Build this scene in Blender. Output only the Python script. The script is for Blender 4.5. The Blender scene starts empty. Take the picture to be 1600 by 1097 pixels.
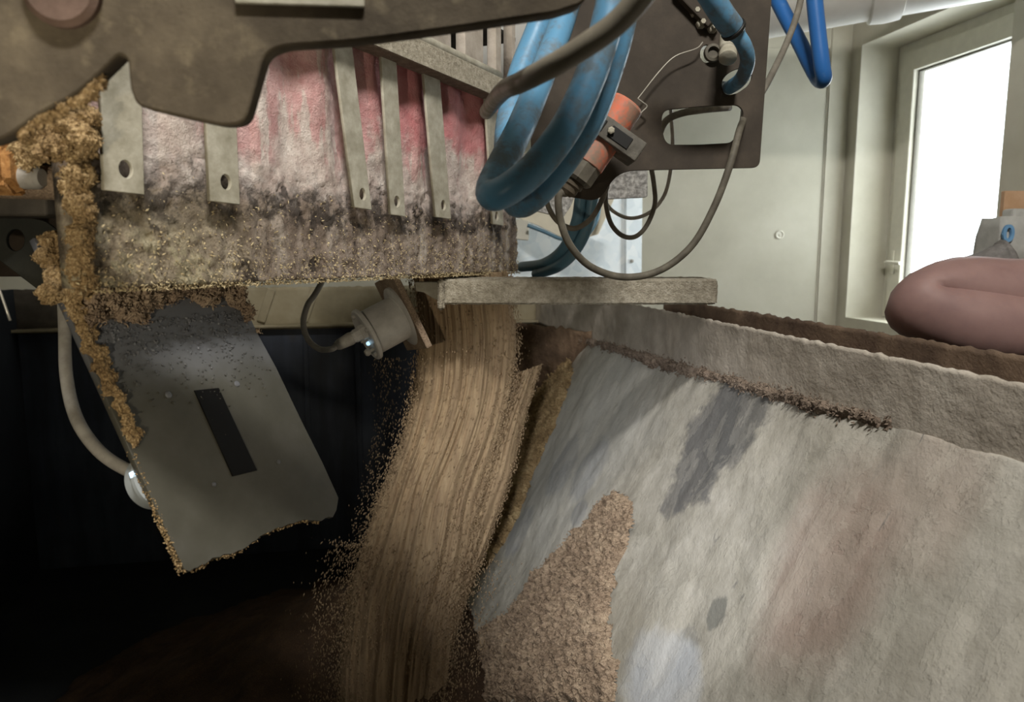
import bpy, bmesh, math, random
import numpy as np
from mathutils import Vector, Matrix, noise

random.seed(7)
rng = np.random.default_rng(7)
sc = bpy.context.scene
COL = sc.collection
V = Vector

# ------------------------------------------------------------------ camera
F = 1155.0
HOR = 390.0
PITCH = math.atan((548.5 - HOR) / F)
CAMZ = 1.3
cam_d = bpy.data.cameras.new('camera')
cam = bpy.data.objects.new('camera', cam_d)
COL.objects.link(cam)
cam.location = (0, 0, CAMZ)
cam.rotation_euler = (math.pi / 2 - PITCH, 0, 0)
cam_d.sensor_fit = 'HORIZONTAL'
cam_d.sensor_width = 36.0
cam_d.lens = F / 1600 * 36
cam_d.clip_start = 0.02
cam_d.dof.use_dof = True
cam_d.dof.focus_distance = 1.15
cam_d.dof.aperture_fstop = 6.5
sc.camera = cam

# ------------------------------------------------------------------ world, light, exposure
world = bpy.data.worlds.new('overcast_sky')
sc.world = world
world.use_nodes = True
bg = world.node_tree.nodes['Background']
bg.inputs['Color'].default_value = (0.93, 0.97, 1.0, 1)
bg.inputs['Strength'].default_value = 7.0
sc.view_settings.view_transform = 'Standard'
sc.view_settings.look = 'None'
sc.view_settings.exposure = 0.0
sc.view_settings.gamma = 1.0
sc.view_settings.use_curve_mapping = False


def area_light(name, loc, target, sx, sy, power, color=(1, 1, 1), portal=False, spread=None):
    l = bpy.data.lights.new(name, 'AREA')
    l.shape = 'RECTANGLE'
    l.size = sx
    l.size_y = sy
    l.energy = power
    l.color = color
    if spread:
        l.spread = math.radians(spread)
    o = bpy.data.objects.new(name, l)
    COL.objects.link(o)
    o.location = loc
    o.rotation_euler = (V(target) - V(loc)).to_track_quat('-Z', 'Y').to_euler()
    if portal:
        l.cycles.is_portal = True
    return o


def spot_light(name, loc, target, power, color, size_deg, blend=0.5, radius=0.01):
    l = bpy.data.lights.new(name, 'SPOT')
    l.energy = power
    l.color = color
    l.spot_size = math.radians(size_deg)
    l.spot_blend = blend
    l.shadow_soft_size = radius
    o = bpy.data.objects.new(name, l)
    COL.objects.link(o)
    o.location = loc
    o.rotation_euler = (V(target) - V(loc)).to_track_quat('-Z', 'Y').to_euler()
    return o


# daylight of the window on the right
area_light('daylight_side_window', (2.3, 3.25, 1.9), (0.9, 2.6, 1.4), 1.0, 1.3, 35, (0.95, 0.98, 1.0))
# unseen area light added under the ceiling behind the lens
area_light('ceiling_fill_light', (0.22, -0.4, 2.93), (0.15, 1.3, 1.0), 0.5, 0.14, 58, (1.0, 0.97, 0.92))
# the hand lamp the inspector holds left of the lens
spot_light('inspection_lamp', (-0.32, 0.0, 1.17), (-0.40, 0.85, 1.32), 11.5, (1.0, 0.88, 0.68), 62, 0.7, 0.012)

# added spot beside the lens, brightening the sloping side
spot_light('panel_fill_spot', (-0.10, 0.02, 1.27), (0.16, 1.3, 0.84), 75.0, (0.97, 0.98, 1.0), 37, 1.0, 0.02)

# ------------------------------------------------------------------ geometry helpers
SP, CP = math.sin(PITCH), math.cos(PITCH)


def ray(px, py):
    """direction through a point of the 1600x1097 photograph, scaled to 1 m of horizontal depth"""
    x = (px - 800) / F
    y = -(py - 548.5) / F
    d = V((x, CP + y * SP, -SP + y * CP))
    return d / d.y


def pt(px, py, d):
    return V((0, 0, CAMZ)) + ray(px, py) * d


def hit(px, py, p0, n):
    r = ray(px, py)
    o = V((0, 0, CAMZ))
    return o + r * ((V(p0) - o).dot(n) / r.dot(n))


def hitz(px, py, z):
    return hit(px, py, V((0, 0, z)), V((0, 0, 1)))


def frame(o, x, y, z):
    return Matrix(((x[0], y[0], z[0], o[0]), (x[1], y[1], z[1], o[1]), (x[2], y[2], z[2], o[2]), (0, 0, 0, 1)))


def facing(o, n, up=V((0, 0, 1))):
    """frame at o with local Z along n (towards the viewer), local Y as upright as it can be"""
    n = V(n).normalized()
    x = up.cross(n).normalized()
    return frame(o, x, n.cross(x), n)


def axis_frame(o, z, hint=V((0, 0, 1))):
    z = V(z).normalized()
    x = hint.cross(z)
    if x.length < 1e-4:
        x = V((1, 0, 0)).cross(z)
    x.normalize()
    return frame(o, x, z.cross(x), z)


def rot_noise(p, s, o=3):
    return noise.fractal(V(p) * s, 1.0, 2.0, o)


ROOT = {}


def link(name, me, mat=None, parent=None, M=None, smooth=False):
    o = bpy.data.objects.new(name, me)
    COL.objects.link(o)
    if mat is not None and len(me.materials) == 0:
        me.materials.append(mat)
    if M is None:
        M = Matrix.Identity(4)
    o.matrix_basis = M
    if parent is not None:
        o.parent = parent
        o.matrix_basis = ROOT[parent.name].inverted() @ M
    ROOT[o.name] = M.copy()
    if smooth:
        me.polygons.foreach_set('use_smooth', [True] * len(me.polygons))
    return o


def tag(o, label=None, cat=None, group=None, kind=None):
    if label:
        o['label'] = label
    if cat:
        o['category'] = cat
    if group:
        o['group'] = group
    if kind:
        o['kind'] = kind
    return o


def thing(name, loc, label, cat, group=None):
    o = bpy.data.objects.new(name, None)
    o.empty_display_size = 0.05
    COL.objects.link(o)
    o.location = loc
    ROOT[o.name] = Matrix.Translation(V(loc))
    return tag(o, label, cat, group)


def mesh_from(verts, faces, name='mesh', uvs=None):
    me = bpy.data.meshes.new(name)
    me.from_pydata([tuple(v) for v in verts], [], [tuple(f) for f in faces])
    me.update()
    return me


def bm_mesh(bm, name='mesh'):
    bmesh.ops.recalc_face_normals(bm, faces=bm.faces)
    me = bpy.data.meshes.new(name)
    bm.to_mesh(me)
    bm.free()
    return me


def box_mesh(sx, sy, sz, bevel=0.0, seg=2, center=(0, 0, 0)):
    bm = bmesh.new()
    bmesh.ops.create_cube(bm, size=1.0)
    for v in bm.verts:
        v.co = V((v.co.x * sx + center[0], v.co.y * sy + center[1], v.co.z * sz + center[2]))
    if bevel > 0:
        bmesh.ops.bevel(bm, geom=bm.edges[:], offset=bevel, segments=seg, affect='EDGES', profile=0.5)
    return bm_mesh(bm)


def box_between(name, lo, hi, mat, parent=None, bevel=0.0):
    """axis aligned box"""
    lo, hi = V(lo), V(hi)
    c = (lo + hi) / 2
    s = hi - lo
    return link(name, box_mesh(s.x, s.y, s.z, bevel), mat, parent, Matrix.Translation(c))


def lathe_mesh(profile, seg=32, smooth_cap=True):
    """profile [(r, z)...] around local Z"""
    verts, faces = [], []
    n = len(profile)
    for r, z in profile:
        for k in range(seg):
            a = 2 * math.pi * k / seg
            verts.append((r * math.cos(a), r * math.sin(a), z))
    for i in range(n - 1):
        for k in range(seg):
            k2 = (k + 1) % seg
            faces.append((i * seg + k, i * seg + k2, (i + 1) * seg + k2, (i + 1) * seg + k))
    faces.append(tuple(range(seg))[::-1])
    faces.append(tuple((n - 1) * seg + k for k in range(seg)))
    me = mesh_from(verts, faces)
    return me


def autosmooth(me, ang=35):
    bm = bmesh.new()
    bm.from_mesh(me)
    for f in bm.faces:
        f.smooth = True
    for e in bm.edges:
        if len(e.link_faces) == 2 and e.calc_face_angle(0) > math.radians(ang):
            e.smooth = False
    bm.to_mesh(me)
    bm.free()
    return me


def catmull(pts, per=8):
    pts = [V(p) for p in pts]
    if len(pts) < 3:
        return pts
    out = []
    P = [pts[0] * 2 - pts[1]] + pts + [pts[-1] * 2 - pts[-2]]
    for i in range(1, len(P) - 2):
        p0, p1, p2, p3 = P[i - 1], P[i], P[i + 1], P[i + 2]
        for k in range(per):
            t = k / per
            out.append(0.5 * ((2 * p1) + (p2 - p0) * t + (2 * p0 - 5 * p1 + 4 * p2 - p3) * t * t + (3 * p1 - p0 - 3 * p2 + p3) * t ** 3))
    out.append(pts[-1])
    return out


def tube_mesh(pts, r, seg=14, per=8, wob=0.0):
    c = catmull(pts, per)
    n = len(c)
    rad = r if callable(r) else (lambda t: r)
    T = [(c[min(i + 1, n - 1)] - c[max(i - 1, 0)]).normalized() for i in range(n)]
    x = T[0].orthogonal().normalized()
    verts, faces = [], []
    uv = []
    for i in range(n):
        x = (x - T[i] * x.dot(T[i])).normalized()
        y = T[i].cross(x)
        rr = rad(i / (n - 1))
        for k in range(seg):
            a = 2 * math.pi * k / seg
            verts.append(c[i] + (x * math.cos(a) + y * math.sin(a)) * rr)
    for i in range(n - 1):
        for k in range(seg):
            k2 = (k + 1) % seg
            faces.append((i * seg + k, i * seg + k2, (i + 1) * seg + k2, (i + 1) * seg + k))
    faces.append(tuple(range(seg))[::-1])
    faces.append(tuple((n - 1) * seg + k for k in range(seg)))
    me = mesh_from(verts, faces)
    me.polygons.foreach_set('use_smooth', [len(p.vertices) == 4 for p in me.polygons])
    return me


def px_path(l):
    return [pt(*p) for p in l]


def rounded(pts, r):
    """2D polygon with filleted corners; r a number or one per corner"""
    n = len(pts)
    out = []
    for i in range(n):
        ri = r[i] if isinstance(r, (list, tuple)) else r
        p, a, b = V(pts[i]), V(pts[i - 1]), V(pts[(i + 1) % n])
        da, db = (a - p), (b - p)
        ri = min(ri, da.length * 0.49, db.length * 0.49)
        if ri <= 1e-6:
            out.append(p)
            continue
        s, e = p + da.normalized() * ri, p + db.normalized() * ri
        for k in range(7):
            t = k / 6
            out.append(s * (1 - t) ** 2 + p * 2 * t * (1 - t) + e * t * t)
    return [(q.x, q.y) for q in out]


def slab_mesh(outline, holes, t, bevel=0.0):
    """flat plate, front face at local z = 0 and its body behind; holes really cut through"""
    cu = bpy.data.curves.new('tmp', 'CURVE')
    cu.dimensions = '2D'
    cu.fill_mode = 'BOTH'
    cu.extrude = t / 2 - bevel
    cu.bevel_depth = bevel
    cu.bevel_resolution = 1
    cu.offset = -bevel
    for poly in [outline] + list(holes):
        s = cu.splines.new('POLY')
        s.points.add(len(poly) - 1)
        for q, p in zip(s.points, poly):
            q.co = (p[0], p[1], 0, 1)
        s.use_cyclic_u = True
    o = bpy.data.objects.new('tmp', cu)
    COL.objects.link(o)
    bpy.context.view_layer.update()
    dg = bpy.context.evaluated_depsgraph_get()
    me = bpy.data.meshes.new_from_object(o.evaluated_get(dg))
    bpy.data.objects.remove(o)
    me.transform(Matrix.Translation((0, 0, -t / 2)))
    me.materials.clear()
    return me


def px_plate(name, M, outline_px, holes_px, t, mat, parent=None, r=0.0, bevel=0.001):
    """plate lying in plane M whose outline was read off the photograph"""
    Mi = M.inverted()
    n = M.col[2].to_3d()
    p0 = M.col[3].to_3d()
    loc = lambda p: tuple((Mi @ hit(p[0], p[1], p0, n))[:2])
    out = rounded([loc(p) for p in outline_px], r)
    hs = []
    for h in holes_px:
        hs.append(rounded([loc(p) for p in h], 0.4) if len(h) <= 8 else [loc(p) for p in h])
    return link(name, slab_mesh(out, hs, t, bevel), mat, parent, M)


def circle2(cx, cy, rx, ry=None, n=20):
    ry = ry or rx
    return [(cx + rx * math.cos(2 * math.pi * k / n), cy + ry * math.sin(2 * math.pi * k / n)) for k in range(n)]


def grid_mesh(P, closed_back=None):
    """P array [nv][nu] of points -> quads"""
    nv, nu = len(P), len(P[0])
    verts = [p for row in P for p in row]
    faces = []
    for j in range(nv - 1):
        for i in range(nu - 1):
            faces.append((j * nu + i, j * nu + i + 1, (j + 1) * nu + i + 1, (j + 1) * nu + i))
    return mesh_from(verts, faces)


def poly_sd(poly, X, Y):
    """signed distance (inside positive) of points to a polygon, numpy"""
    inside = np.zeros(X.shape, bool)
    dist = np.full(X.shape, 1e9)
    n = len(poly)
    for i in range(n):
        x1, y1 = poly[i]
        x2, y2 = poly[(i + 1) % n]
        dx, dy = x2 - x1, y2 - y1
        L = dx * dx + dy * dy + 1e-12
        t = np.clip(((X - x1) * dx + (Y - y1) * dy) / L, 0, 1)
        dist = np.minimum(dist, np.hypot(X - x1 - t * dx, Y - y1 - t * dy))
        c = ((y1 > Y) != (y2 > Y)) & (X < dx * (Y - y1) / (dy + 1e-12) + x1)
        inside ^= c
    return np.where(inside, dist, -dist)


OCT = np.array([(1, 0, 0), (-1, 0, 0), (0, 1, 0), (0, -1, 0), (0, 0, 1), (0, 0, -1)], float)
OCF = [(0, 2, 4), (2, 1, 4), (1, 3, 4), (3, 0, 4), (2, 0, 5), (1, 2, 5), (3, 1, 5), (0, 3, 5)]


def flakes(P, size, aspect=2.2, direction=None, jitter=1.0):
    """many small husks (octahedra) at points P -> verts, faces"""
    n = len(P)
    P = np.asarray(P, float)
    s = size * rng.uniform(0.5, 1.4, n)
    d = rng.normal(size=(n, 3)) * jitter
    if direction is not None:
        d = d + np.asarray(direction, float)
    d /= np.linalg.norm(d, axis=1)[:, None] + 1e-9
    h = rng.normal(size=(n, 3))
    x = np.cross(d, h)
    x /= np.linalg.norm(x, axis=1)[:, None] + 1e-9
    y = np.cross(d, x)
    verts = (P[:, None, :] + OCT[None, :, 0:1] * d[:, None, :] * (s * aspect)[:, None, None]
             + OCT[None, :, 1:2] * x[:, None, :] * s[:, None, None] + OCT[None, :, 2:3] * y[:, None, :] * (s * 0.6)[:, None, None])
    verts = verts.reshape(-1, 3)
    base = (np.arange(n) * 6)[:, None, None]
    faces = (np.array(OCF)[None] + base).reshape(-1, 3)
    return verts, faces


def merge_np(*parts):
    vs, fs, o = [], [], 0
    for v, f in parts:
        v = [tuple(p) for p in v]
        vs += v
        fs += [tuple(int(i) + o for i in q) for q in f]
        o += len(v)
    return mesh_from(vs, fs)


def crust_mesh(poly, res, hmax, rough, rs=60, edge=0.02, nflake=0, fsize=0.0018, ragged=0.01, rag_s=40, seed=0):
    """heap of caked grain inside a 2D polygon, sitting on local z = 0"""
    poly = np.array(poly)
    x0, y0 = poly.min(0) - 0.01
    x1, y1 = poly.max(0) + 0.01
    nx, ny = int((x1 - x0) / res) + 2, int((y1 - y0) / res) + 2
    X, Y = np.meshgrid(np.linspace(x0, x1, nx), np.linspace(y0, y1, ny))
    sd = poly_sd(poly, X, Y)
    N1 = np.zeros(X.shape)
    N2 = np.zeros(X.shape)
    m = sd > -ragged * 2.5
    for j, i in zip(*np.nonzero(m)):
        p = V((X[j, i] + seed, Y[j, i], seed * 1.7))
        N1[j, i] = noise.fractal(p * rag_s, 1.0, 2.0, 3)
        N2[j, i] = noise.fractal(p * rs, 0.8, 2.0, 4)
    sd = sd + N1 * ragged
    h = hmax * np.clip(sd / edge, 0, 1) ** 0.6 + rough * N2 * np.clip(sd / (edge * 0.3), 0, 1)
    Z = np.where(sd > 0, np.maximum(h, 0.0004), -0.003)
    keep = sd > -res * 1.6
    idx = -np.ones(X.shape, int)
    vs, fs = [], []
    for j, i in zip(*np.nonzero(keep)):
        idx[j, i] = len(vs)
        vs.append((X[j, i], Y[j, i], Z[j, i]))
    for j in range(ny - 1):
        for i in range(nx - 1):
            q = (idx[j, i], idx[j, i + 1], idx[j + 1, i + 1], idx[j + 1, i])
            if min(q) >= 0:
                fs.append(q)
    parts = [(vs, fs)]
    if nflake:
        jj, ii = np.nonzero(sd > 0)
        k = rng.integers(0, len(jj), nflake)
        Pf = np.stack([X[jj[k], ii[k]] + rng.normal(size=nflake) * res, Y[jj[k], ii[k]] + rng.normal(size=nflake) * res, Z[jj[k], ii[k]] + 0.0005], 1)
        parts.append(flakes(Pf, fsize))
    return merge_np(*parts)


def blob_mesh(balls, voxel, amp, ns, extra=0, fsize=0.0016, seed=0.0):
    """caked lump: union of balls (centre, radius), remeshed and roughened"""
    bm = bmesh.new()
    for c, r in balls:
        bmesh.ops.create_icosphere(bm, subdivisions=2, radius=r, matrix=Matrix.Translation(c))
    me = bm_mesh(bm)
    o = bpy.data.objects.new('tmp', me)
    COL.objects.link(o)
    md = o.modifiers.new('r', 'REMESH')
    md.mode = 'VOXEL'
    md.voxel_size = voxel
    bpy.context.view_layer.update()
    me2 = bpy.data.meshes.new_from_object(o.evaluated_get(bpy.context.evaluated_depsgraph_get()))
    bpy.data.objects.remove(o)
    nv = len(me2.vertices)
    co = np.zeros(nv * 3)
    no = np.zeros(nv * 3)
    me2.vertices.foreach_get('co', co)
    me2.vertices.foreach_get('normal', no)
    co, no = co.reshape(-1, 3), no.reshape(-1, 3)
    d = np.array([noise.fractal(V(p) * ns + V((seed, 0, 0)), 0.7, 2.0, 4) for p in co])
    co = co + no * (d * amp)[:, None]
    fs = [tuple(p.vertices) for p in me2.polygons]
    parts = [(co, fs)]
    if extra:
        k = rng.integers(0, nv, extra)
        parts.append(flakes(co[k] + no[k] * 0.0006, fsize))
    return merge_np(*parts)


# ------------------------------------------------------------------ materials
class Mat:
    def __init__(s, name, rough=0.8, metallic=0.0, spec=0.3):
        s.m = bpy.data.materials.new(name)
        s.m.use_nodes = True
        s.nt = s.m.node_tree
        s.b = s.nt.nodes['Principled BSDF']
        s.b.inputs['Roughness'].default_value = rough
        s.b.inputs['Metallic'].default_value = metallic
        s.b.inputs['Specular IOR Level'].default_value = spec
        s.tc = s.n('ShaderNodeTexCoord')

    def n(s, t, **k):
        x = s.nt.nodes.new(t)
        for a, v in k.items():
            setattr(x, a, v)
        return x

    def l(s, a, b):
        s.nt.links.new(a, b)

    def obj(s):
        return s.tc.outputs['Object']

    def mapped(s, scale=(1, 1, 1), rot=(0, 0, 0), loc=(0, 0, 0), src=None):
        m = s.n('ShaderNodeMapping')
        m.inputs['Scale'].default_value = scale
        m.inputs['Rotation'].default_value = rot
        m.inputs['Location'].default_value = loc
        s.l(src or s.obj(), m.inputs['Vector'])
        return m.outputs['Vector']

    def noise(s, scale, detail=4, rough=0.55, vec=None, dist=0.0):
        t = s.n('ShaderNodeTexNoise')
        t.inputs['Scale'].default_value = scale
        t.inputs['Detail'].default_value = detail
        t.inputs['Roughness'].default_value = rough
        t.inputs['Distortion'].default_value = dist
        s.l(vec or s.obj(), t.inputs['Vector'])
        return t.outputs['Fac']

    def ramp(s, fac, stops, interp='LINEAR'):
        r = s.n('ShaderNodeValToRGB')
        r.color_ramp.interpolation = interp
        e = r.color_ramp.elements
        while len(e) < len(stops):
            e.new(0.5)
        for q, (p, c) in zip(e, stops):
            q.position = p
            q.color = c if len(c) == 4 else (*c, 1)
        s.l(fac, r.inputs['Fac'])
        return r.outputs['Color']

    def step(s, fac, a, b):
        r = s.n('ShaderNodeMapRange', interpolation_type='SMOOTHSTEP')
        r.inputs['From Min'].default_value = a
        r.inputs['From Max'].default_value = b
        s.l(fac, r.inputs['Value'])
        return r.outputs['Result']

    def mix(s, fac, a, b):
        m = s.n('ShaderNodeMix', data_type='RGBA')
        if isinstance(fac, (int, float)):
            m.inputs[0].default_value = fac
        else:
            s.l(fac, m.inputs[0])
        for i, c in ((6, a), (7, b)):
            if isinstance(c, (tuple, list)):
                m.inputs[i].default_value = (*c[:3], 1)
            else:
                s.l(c, m.inputs[i])
        return m.outputs[2]

    def math(s, op, a, b=None):
        m = s.n('ShaderNodeMath', operation=op)
        for i, x in enumerate((a, b)):
            if x is None:
                continue
            if isinstance(x, (int, float)):
                m.inputs[i].default_value = x
            else:
                s.l(x, m.inputs[i])
        return m.outputs[0]

    def sep(s, vec=None):
        x = s.n('ShaderNodeSeparateXYZ')
        s.l(vec or s.obj(), x.inputs[0])
        return x.outputs

    def patch(s, c, r, ang=0.0, soft=0.35, wob=0.5, ws=14.0, squash=None):
        """ragged elliptical patch of tone centred at local (x, y)"""
        v = s.mapped(loc=(-c[0], -c[1], 0))
        v = s.mapped(rot=(0, 0, -ang), src=v)
        v = s.mapped(scale=(1 / r[0], 1 / r[1], 0), src=v)
        ln = s.n('ShaderNodeVectorMath', operation='LENGTH')
        s.l(v, ln.inputs[0])
        nz = s.noise(ws, 5, 0.6)
        k = s.math('ADD', ln.outputs['Value'], s.math('MULTIPLY', s.math('SUBTRACT', nz, 0.5), wob * 2))
        return s.step(k, 1 + soft / 2, 1 - soft / 2)

    def bump(s, h, strength=0.4, dist=0.004, prev=None):
        b = s.n('ShaderNodeBump')
        b.inputs['Strength'].default_value = strength
        b.inputs['Distance'].default_value = dist
        s.l(h, b.inputs['Height'])
        if prev is not None:
            s.l(prev, b.inputs['Normal'])
        return b.outputs['Normal']

    def color(s, c):
        if isinstance(c, (tuple, list)):
            s.b.inputs['Base Color'].default_value = (*c[:3], 1)
        else:
            s.l(c, s.b.inputs['Base Color'])
        return s

    def normal(s, nrm):
        s.l(nrm, s.b.inputs['Normal'])
        return s

    def rough(s, r):
        s.l(r, s.b.inputs['Roughness'])
        return s


def S(h):
    """sRGB hex -> linear"""
    h = h.lstrip('#')
    out = []
    for i in (0, 2, 4):
        c = int(h[i:i + 2], 16) / 255
        out.append(c / 12.92 if c <= 0.04045 else ((c + 0.055) / 1.055) ** 2.4)
    return tuple(out)


def dusty(name, dark, mid, light, scale=12, rough=0.85, metallic=0.0, bump=0.35, bscale=220, bdist=0.002, spec=0.25, lo=0.32, hi=0.7):
    m = Mat(name, rough, metallic, spec)
    n1 = m.noise(scale, 6, 0.62)
    col = m.ramp(n1, [(lo, S(dark)), ((lo + hi) / 2, S(mid)), (hi, S(light))])
    m.color(col)
    n2 = m.noise(bscale, 5, 0.65)
    m.normal(m.bump(n2, bump, bdist))
    return m.m


def plain(name, c, rough=0.5, metallic=0.0, spec=0.4, var=0.12, scale=25):
    m = Mat(name, rough, metallic, spec)
    base = S(c)
    n1 = m.noise(scale, 4)
    m.color(m.ramp(n1, [(0.3, tuple(x * (1 - var) for x in base)), (0.7, tuple(min(1, x * (1 + var)) for x in base))]))
    return m.m


def grain_mat(name, dark, mid, light, scale=420, rough=0.8, bump=0.7, spec=0.25, big=18):
    m = Mat(name, rough, 0, spec)
    f = m.noise(scale, 3, 0.7)
    g = m.noise(big, 4, 0.6)
    k = m.math('ADD', m.math('MULTIPLY', f, 0.6), m.math('MULTIPLY', g, 0.4))
    m.color(m.ramp(k, [(0.36, S(dark)), (0.5, S(mid)), (0.64, S(light))]))
    m.normal(m.bump(f, bump, 0.003))
    return m.m


M_wall = dusty('painted_wall_panel', 'b5b2a2', 'bfbcac', 'c8c5b6', 3, 0.6, bump=0.06, bscale=60)
M_wall_side = dusty('painted_side_wall', 'b9b5a4', 'c2beae', 'cac6b7', 4, 0.7, bump=0.1, bscale=80)
M_concrete = dusty('concrete', '6b6860', '7c786f', '8c887d', 4, 0.9, bump=0.2, bscale=40)
M_pvc = plain('white_window_plastic', 'd3d0c2', 0.45, var=0.05)
M_seal = plain('grey_window_seal', '6d6a60', 0.6)
M_bracket = dusty('dust_caked_steel_plate', '40382b', '4e4636', '6c624e', 13, 0.9, bump=0.35, bscale=140, lo=0.36, hi=0.68)
bmat = Mat('dust_caked_steel_plate', 0.9, 0, 0.2)
q1 = bmat.noise(13, 6, 0.62)
q2 = bmat.noise(34, 4, 0.6)
q3 = bmat.noise(150, 5, 0.65)
bc = bmat.ramp(q1, [(0.36, S('3f382e')), (0.52, S('4e463a')), (0.68, S('605748'))])
bc = bmat.mix(bmat.math('MULTIPLY', bmat.step(q2, 0.52, 0.70), 0.55), bc, S('716754'))
bc = bmat.mix(bmat.math('MULTIPLY', bmat.step(q2, 0.36, 0.30), 0.6), bc, S('2f2a22'))
bmat.color(bc)
bmat.normal(bmat.bump(q3, 0.3, 0.003, bmat.bump(q2, 0.2, 0.003)))
M_bracket = bmat.m
M_plate_dark = dusty('brown_black_steel', '332d26', '3e372f', '4d443a', 10, 0.75, 0.0, bump=0.12, bscale=160)
M_plate_edge = dusty('bare_steel_edge', '8d8678', 'a09a8c', 'b9b3a5', 30, 0.6, 0.2)
M_grit = dusty('gritty_dust', '978e7c', 'b3aa97', 'cbc3b1', 110, 0.95, bump=1.0, bscale=330, bdist=0.006)
M_grit_dark = dusty('brown_dust', '5e5044', '6c5d50', '7e6f60', 60, 0.95, bump=0.8, bscale=330, bdist=0.004)
M_strap = dusty('dusty_flat_steel', '8b8675', '9f9a8a', 'b3ae9f', 35, 0.75, 0.0, bump=0.35, bscale=160)
M_hose = None
M_cable = dusty('grey_cable_sheath', '5f5a51', '6d685e', '807a6e', 40, 0.65, bump=0.1)
M_cable_dark = dusty('dark_grey_cable_sheath', '4b463d', '5a554a', '6e685b', 40, 0.65, bump=0.1)
M_cable_light = dusty('pale_grey_cable_sheath', '8e8a82', 'a29e96', 'b2aea5', 40, 0.55, bump=0.08)
M_black = plain('black_plastic', '12110f', 0.5)
M_grain = grain_mat('damp_grain', '57452f', '8f7753', 'c5ae84')
M_grain_brown = grain_mat('brown_grain', '665647', '8e7b67', 'ae9c84')
M_grain_pale = grain_mat('pale_golden_crumbs', '8a7a5c', 'b3a27e', 'd4c5a0', 300)
M_orange = None


def hose_mat(name, blue, dust, amount=0.5):
    m = Mat(name, 0.5, 0, 0.4)
    geo = m.n('ShaderNodeNewGeometry')
    z = m.sep(geo.outputs['Normal'])[2]
    n1 = m.noise(22, 5, 0.6)
    n2 = m.noise(140, 4, 0.6)
    k = m.math('ADD', m.math('MULTIPLY', n1, 0.75), m.math('MULTIPLY', n2, 0.25))
    f = m.step(k, 0.62 - amount * 0.3, 0.8 - amount * 0.3)
    m.color(m.mix(m.math('MULTIPLY', f, 0.7), S(blue), S(dust)))
    m.rough(m.math('ADD', m.math('MULTIPLY', f, 0.35), 0.38))
    m.normal(m.bump(n2, 0.08, 0.002))
    return m.m


M_hose = hose_mat('dusty_blue_hose', '5788a8', '5f5d55', 0.58)
M_hose_clean = hose_mat('blue_hose', '2d66a8', '5f7fa6', 0.1)
M_hose_dark = hose_mat('dark_blue_hose', '557a8e', '66757a', 0.3)
M_hose_grey = hose_mat('grey_coated_hose', '6d675a', '7d7667', 0.5)


def orange_mat():
    m = Mat('dust_worn_orange_plastic', 0.55, 0, 0.4)
    n1 = m.noise(28, 5, 0.6)
    n2 = m.noise(150, 4, 0.6)
    k = m.math('ADD', m.math('MULTIPLY', n1, 0.7), m.math('MULTIPLY', n2, 0.3))
    m.color(m.ramp(k, [(0.36, S('cc5f39')), (0.46, S('bd6a50')), (0.54, S('96705e')), (0.64, S('7d7061'))]))
    m.normal(m.bump(n2, 0.15, 0.002))
    return m.m


M_orange = orange_mat()


# ------------------------------------------------------------------ room
Z = lambda h: CAMZ + h
axis_w = V((-0.17, 1, 0)).normalized()          # direction of the window wall
out_w = V((axis_w.y, -axis_w.x, 0))             # out through the window wall
CORN = V((0.4395 * 3.6, 3.6, 0))                 # room corner on plan
ROOM_H = 3.1


def wall_pt(s, h, off=0.0):
    """s metres from the corner towards the camera along the window wall"""
    p = CORN - axis_w * s + out_w * off
    return V((p.x, p.y, h))


MW = frame(CORN, -axis_w, V((0, 0, 1)), -out_w)     # X towards camera, Y up, Z into the room (check handedness)
MW = frame(CORN, -axis_w, V((0, 0, 1)), (-axis_w).cross(V((0, 0, 1))))
WZ = MW.col[2].to_3d()


def wloc(px, py, off=0.0):
    return (MW.inverted() @ hit(px, py, CORN + WZ * off, WZ))


jl = wloc(1333, 300)
hd = wloc(1344, 72)
jr = wloc(1573, 150)
x0, x1 = jl.x, jr.x
ztop = hd.y
zbot = 0.98
T = 0.19
wall_r = link('wall_right', slab_mesh([(0, 0), (6.4, 0), (6.4, ROOM_H), (0, ROOM_H)],
              [[(x0, zbot), (x1, zbot), (x1, ztop), (x0, ztop)]], 0.30), M_wall_side, None, MW)
tag(wall_r, kind='structure')
# window frame set back in the reveal
fr = T
win = thing('window_1', MW @ V(((x0 + x1) / 2, zbot, -fr)), None, None)
win['kind'] = 'structure'
W = x1 - x0
Hh = ztop - zbot
MF = MW @ Matrix.Translation((x0, zbot, -fr))


def ring(w, h, b, t, ox=0, oy=0, bev=0.003):
    return slab_mesh([(ox, oy), (ox + w, oy), (ox + w, oy + h), (ox, oy + h)],
                     [[(ox + b, oy + b), (ox + w - b, oy + b), (ox + w - b, oy + h - b), (ox + b, oy + h - b)]], t, bev)


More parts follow.
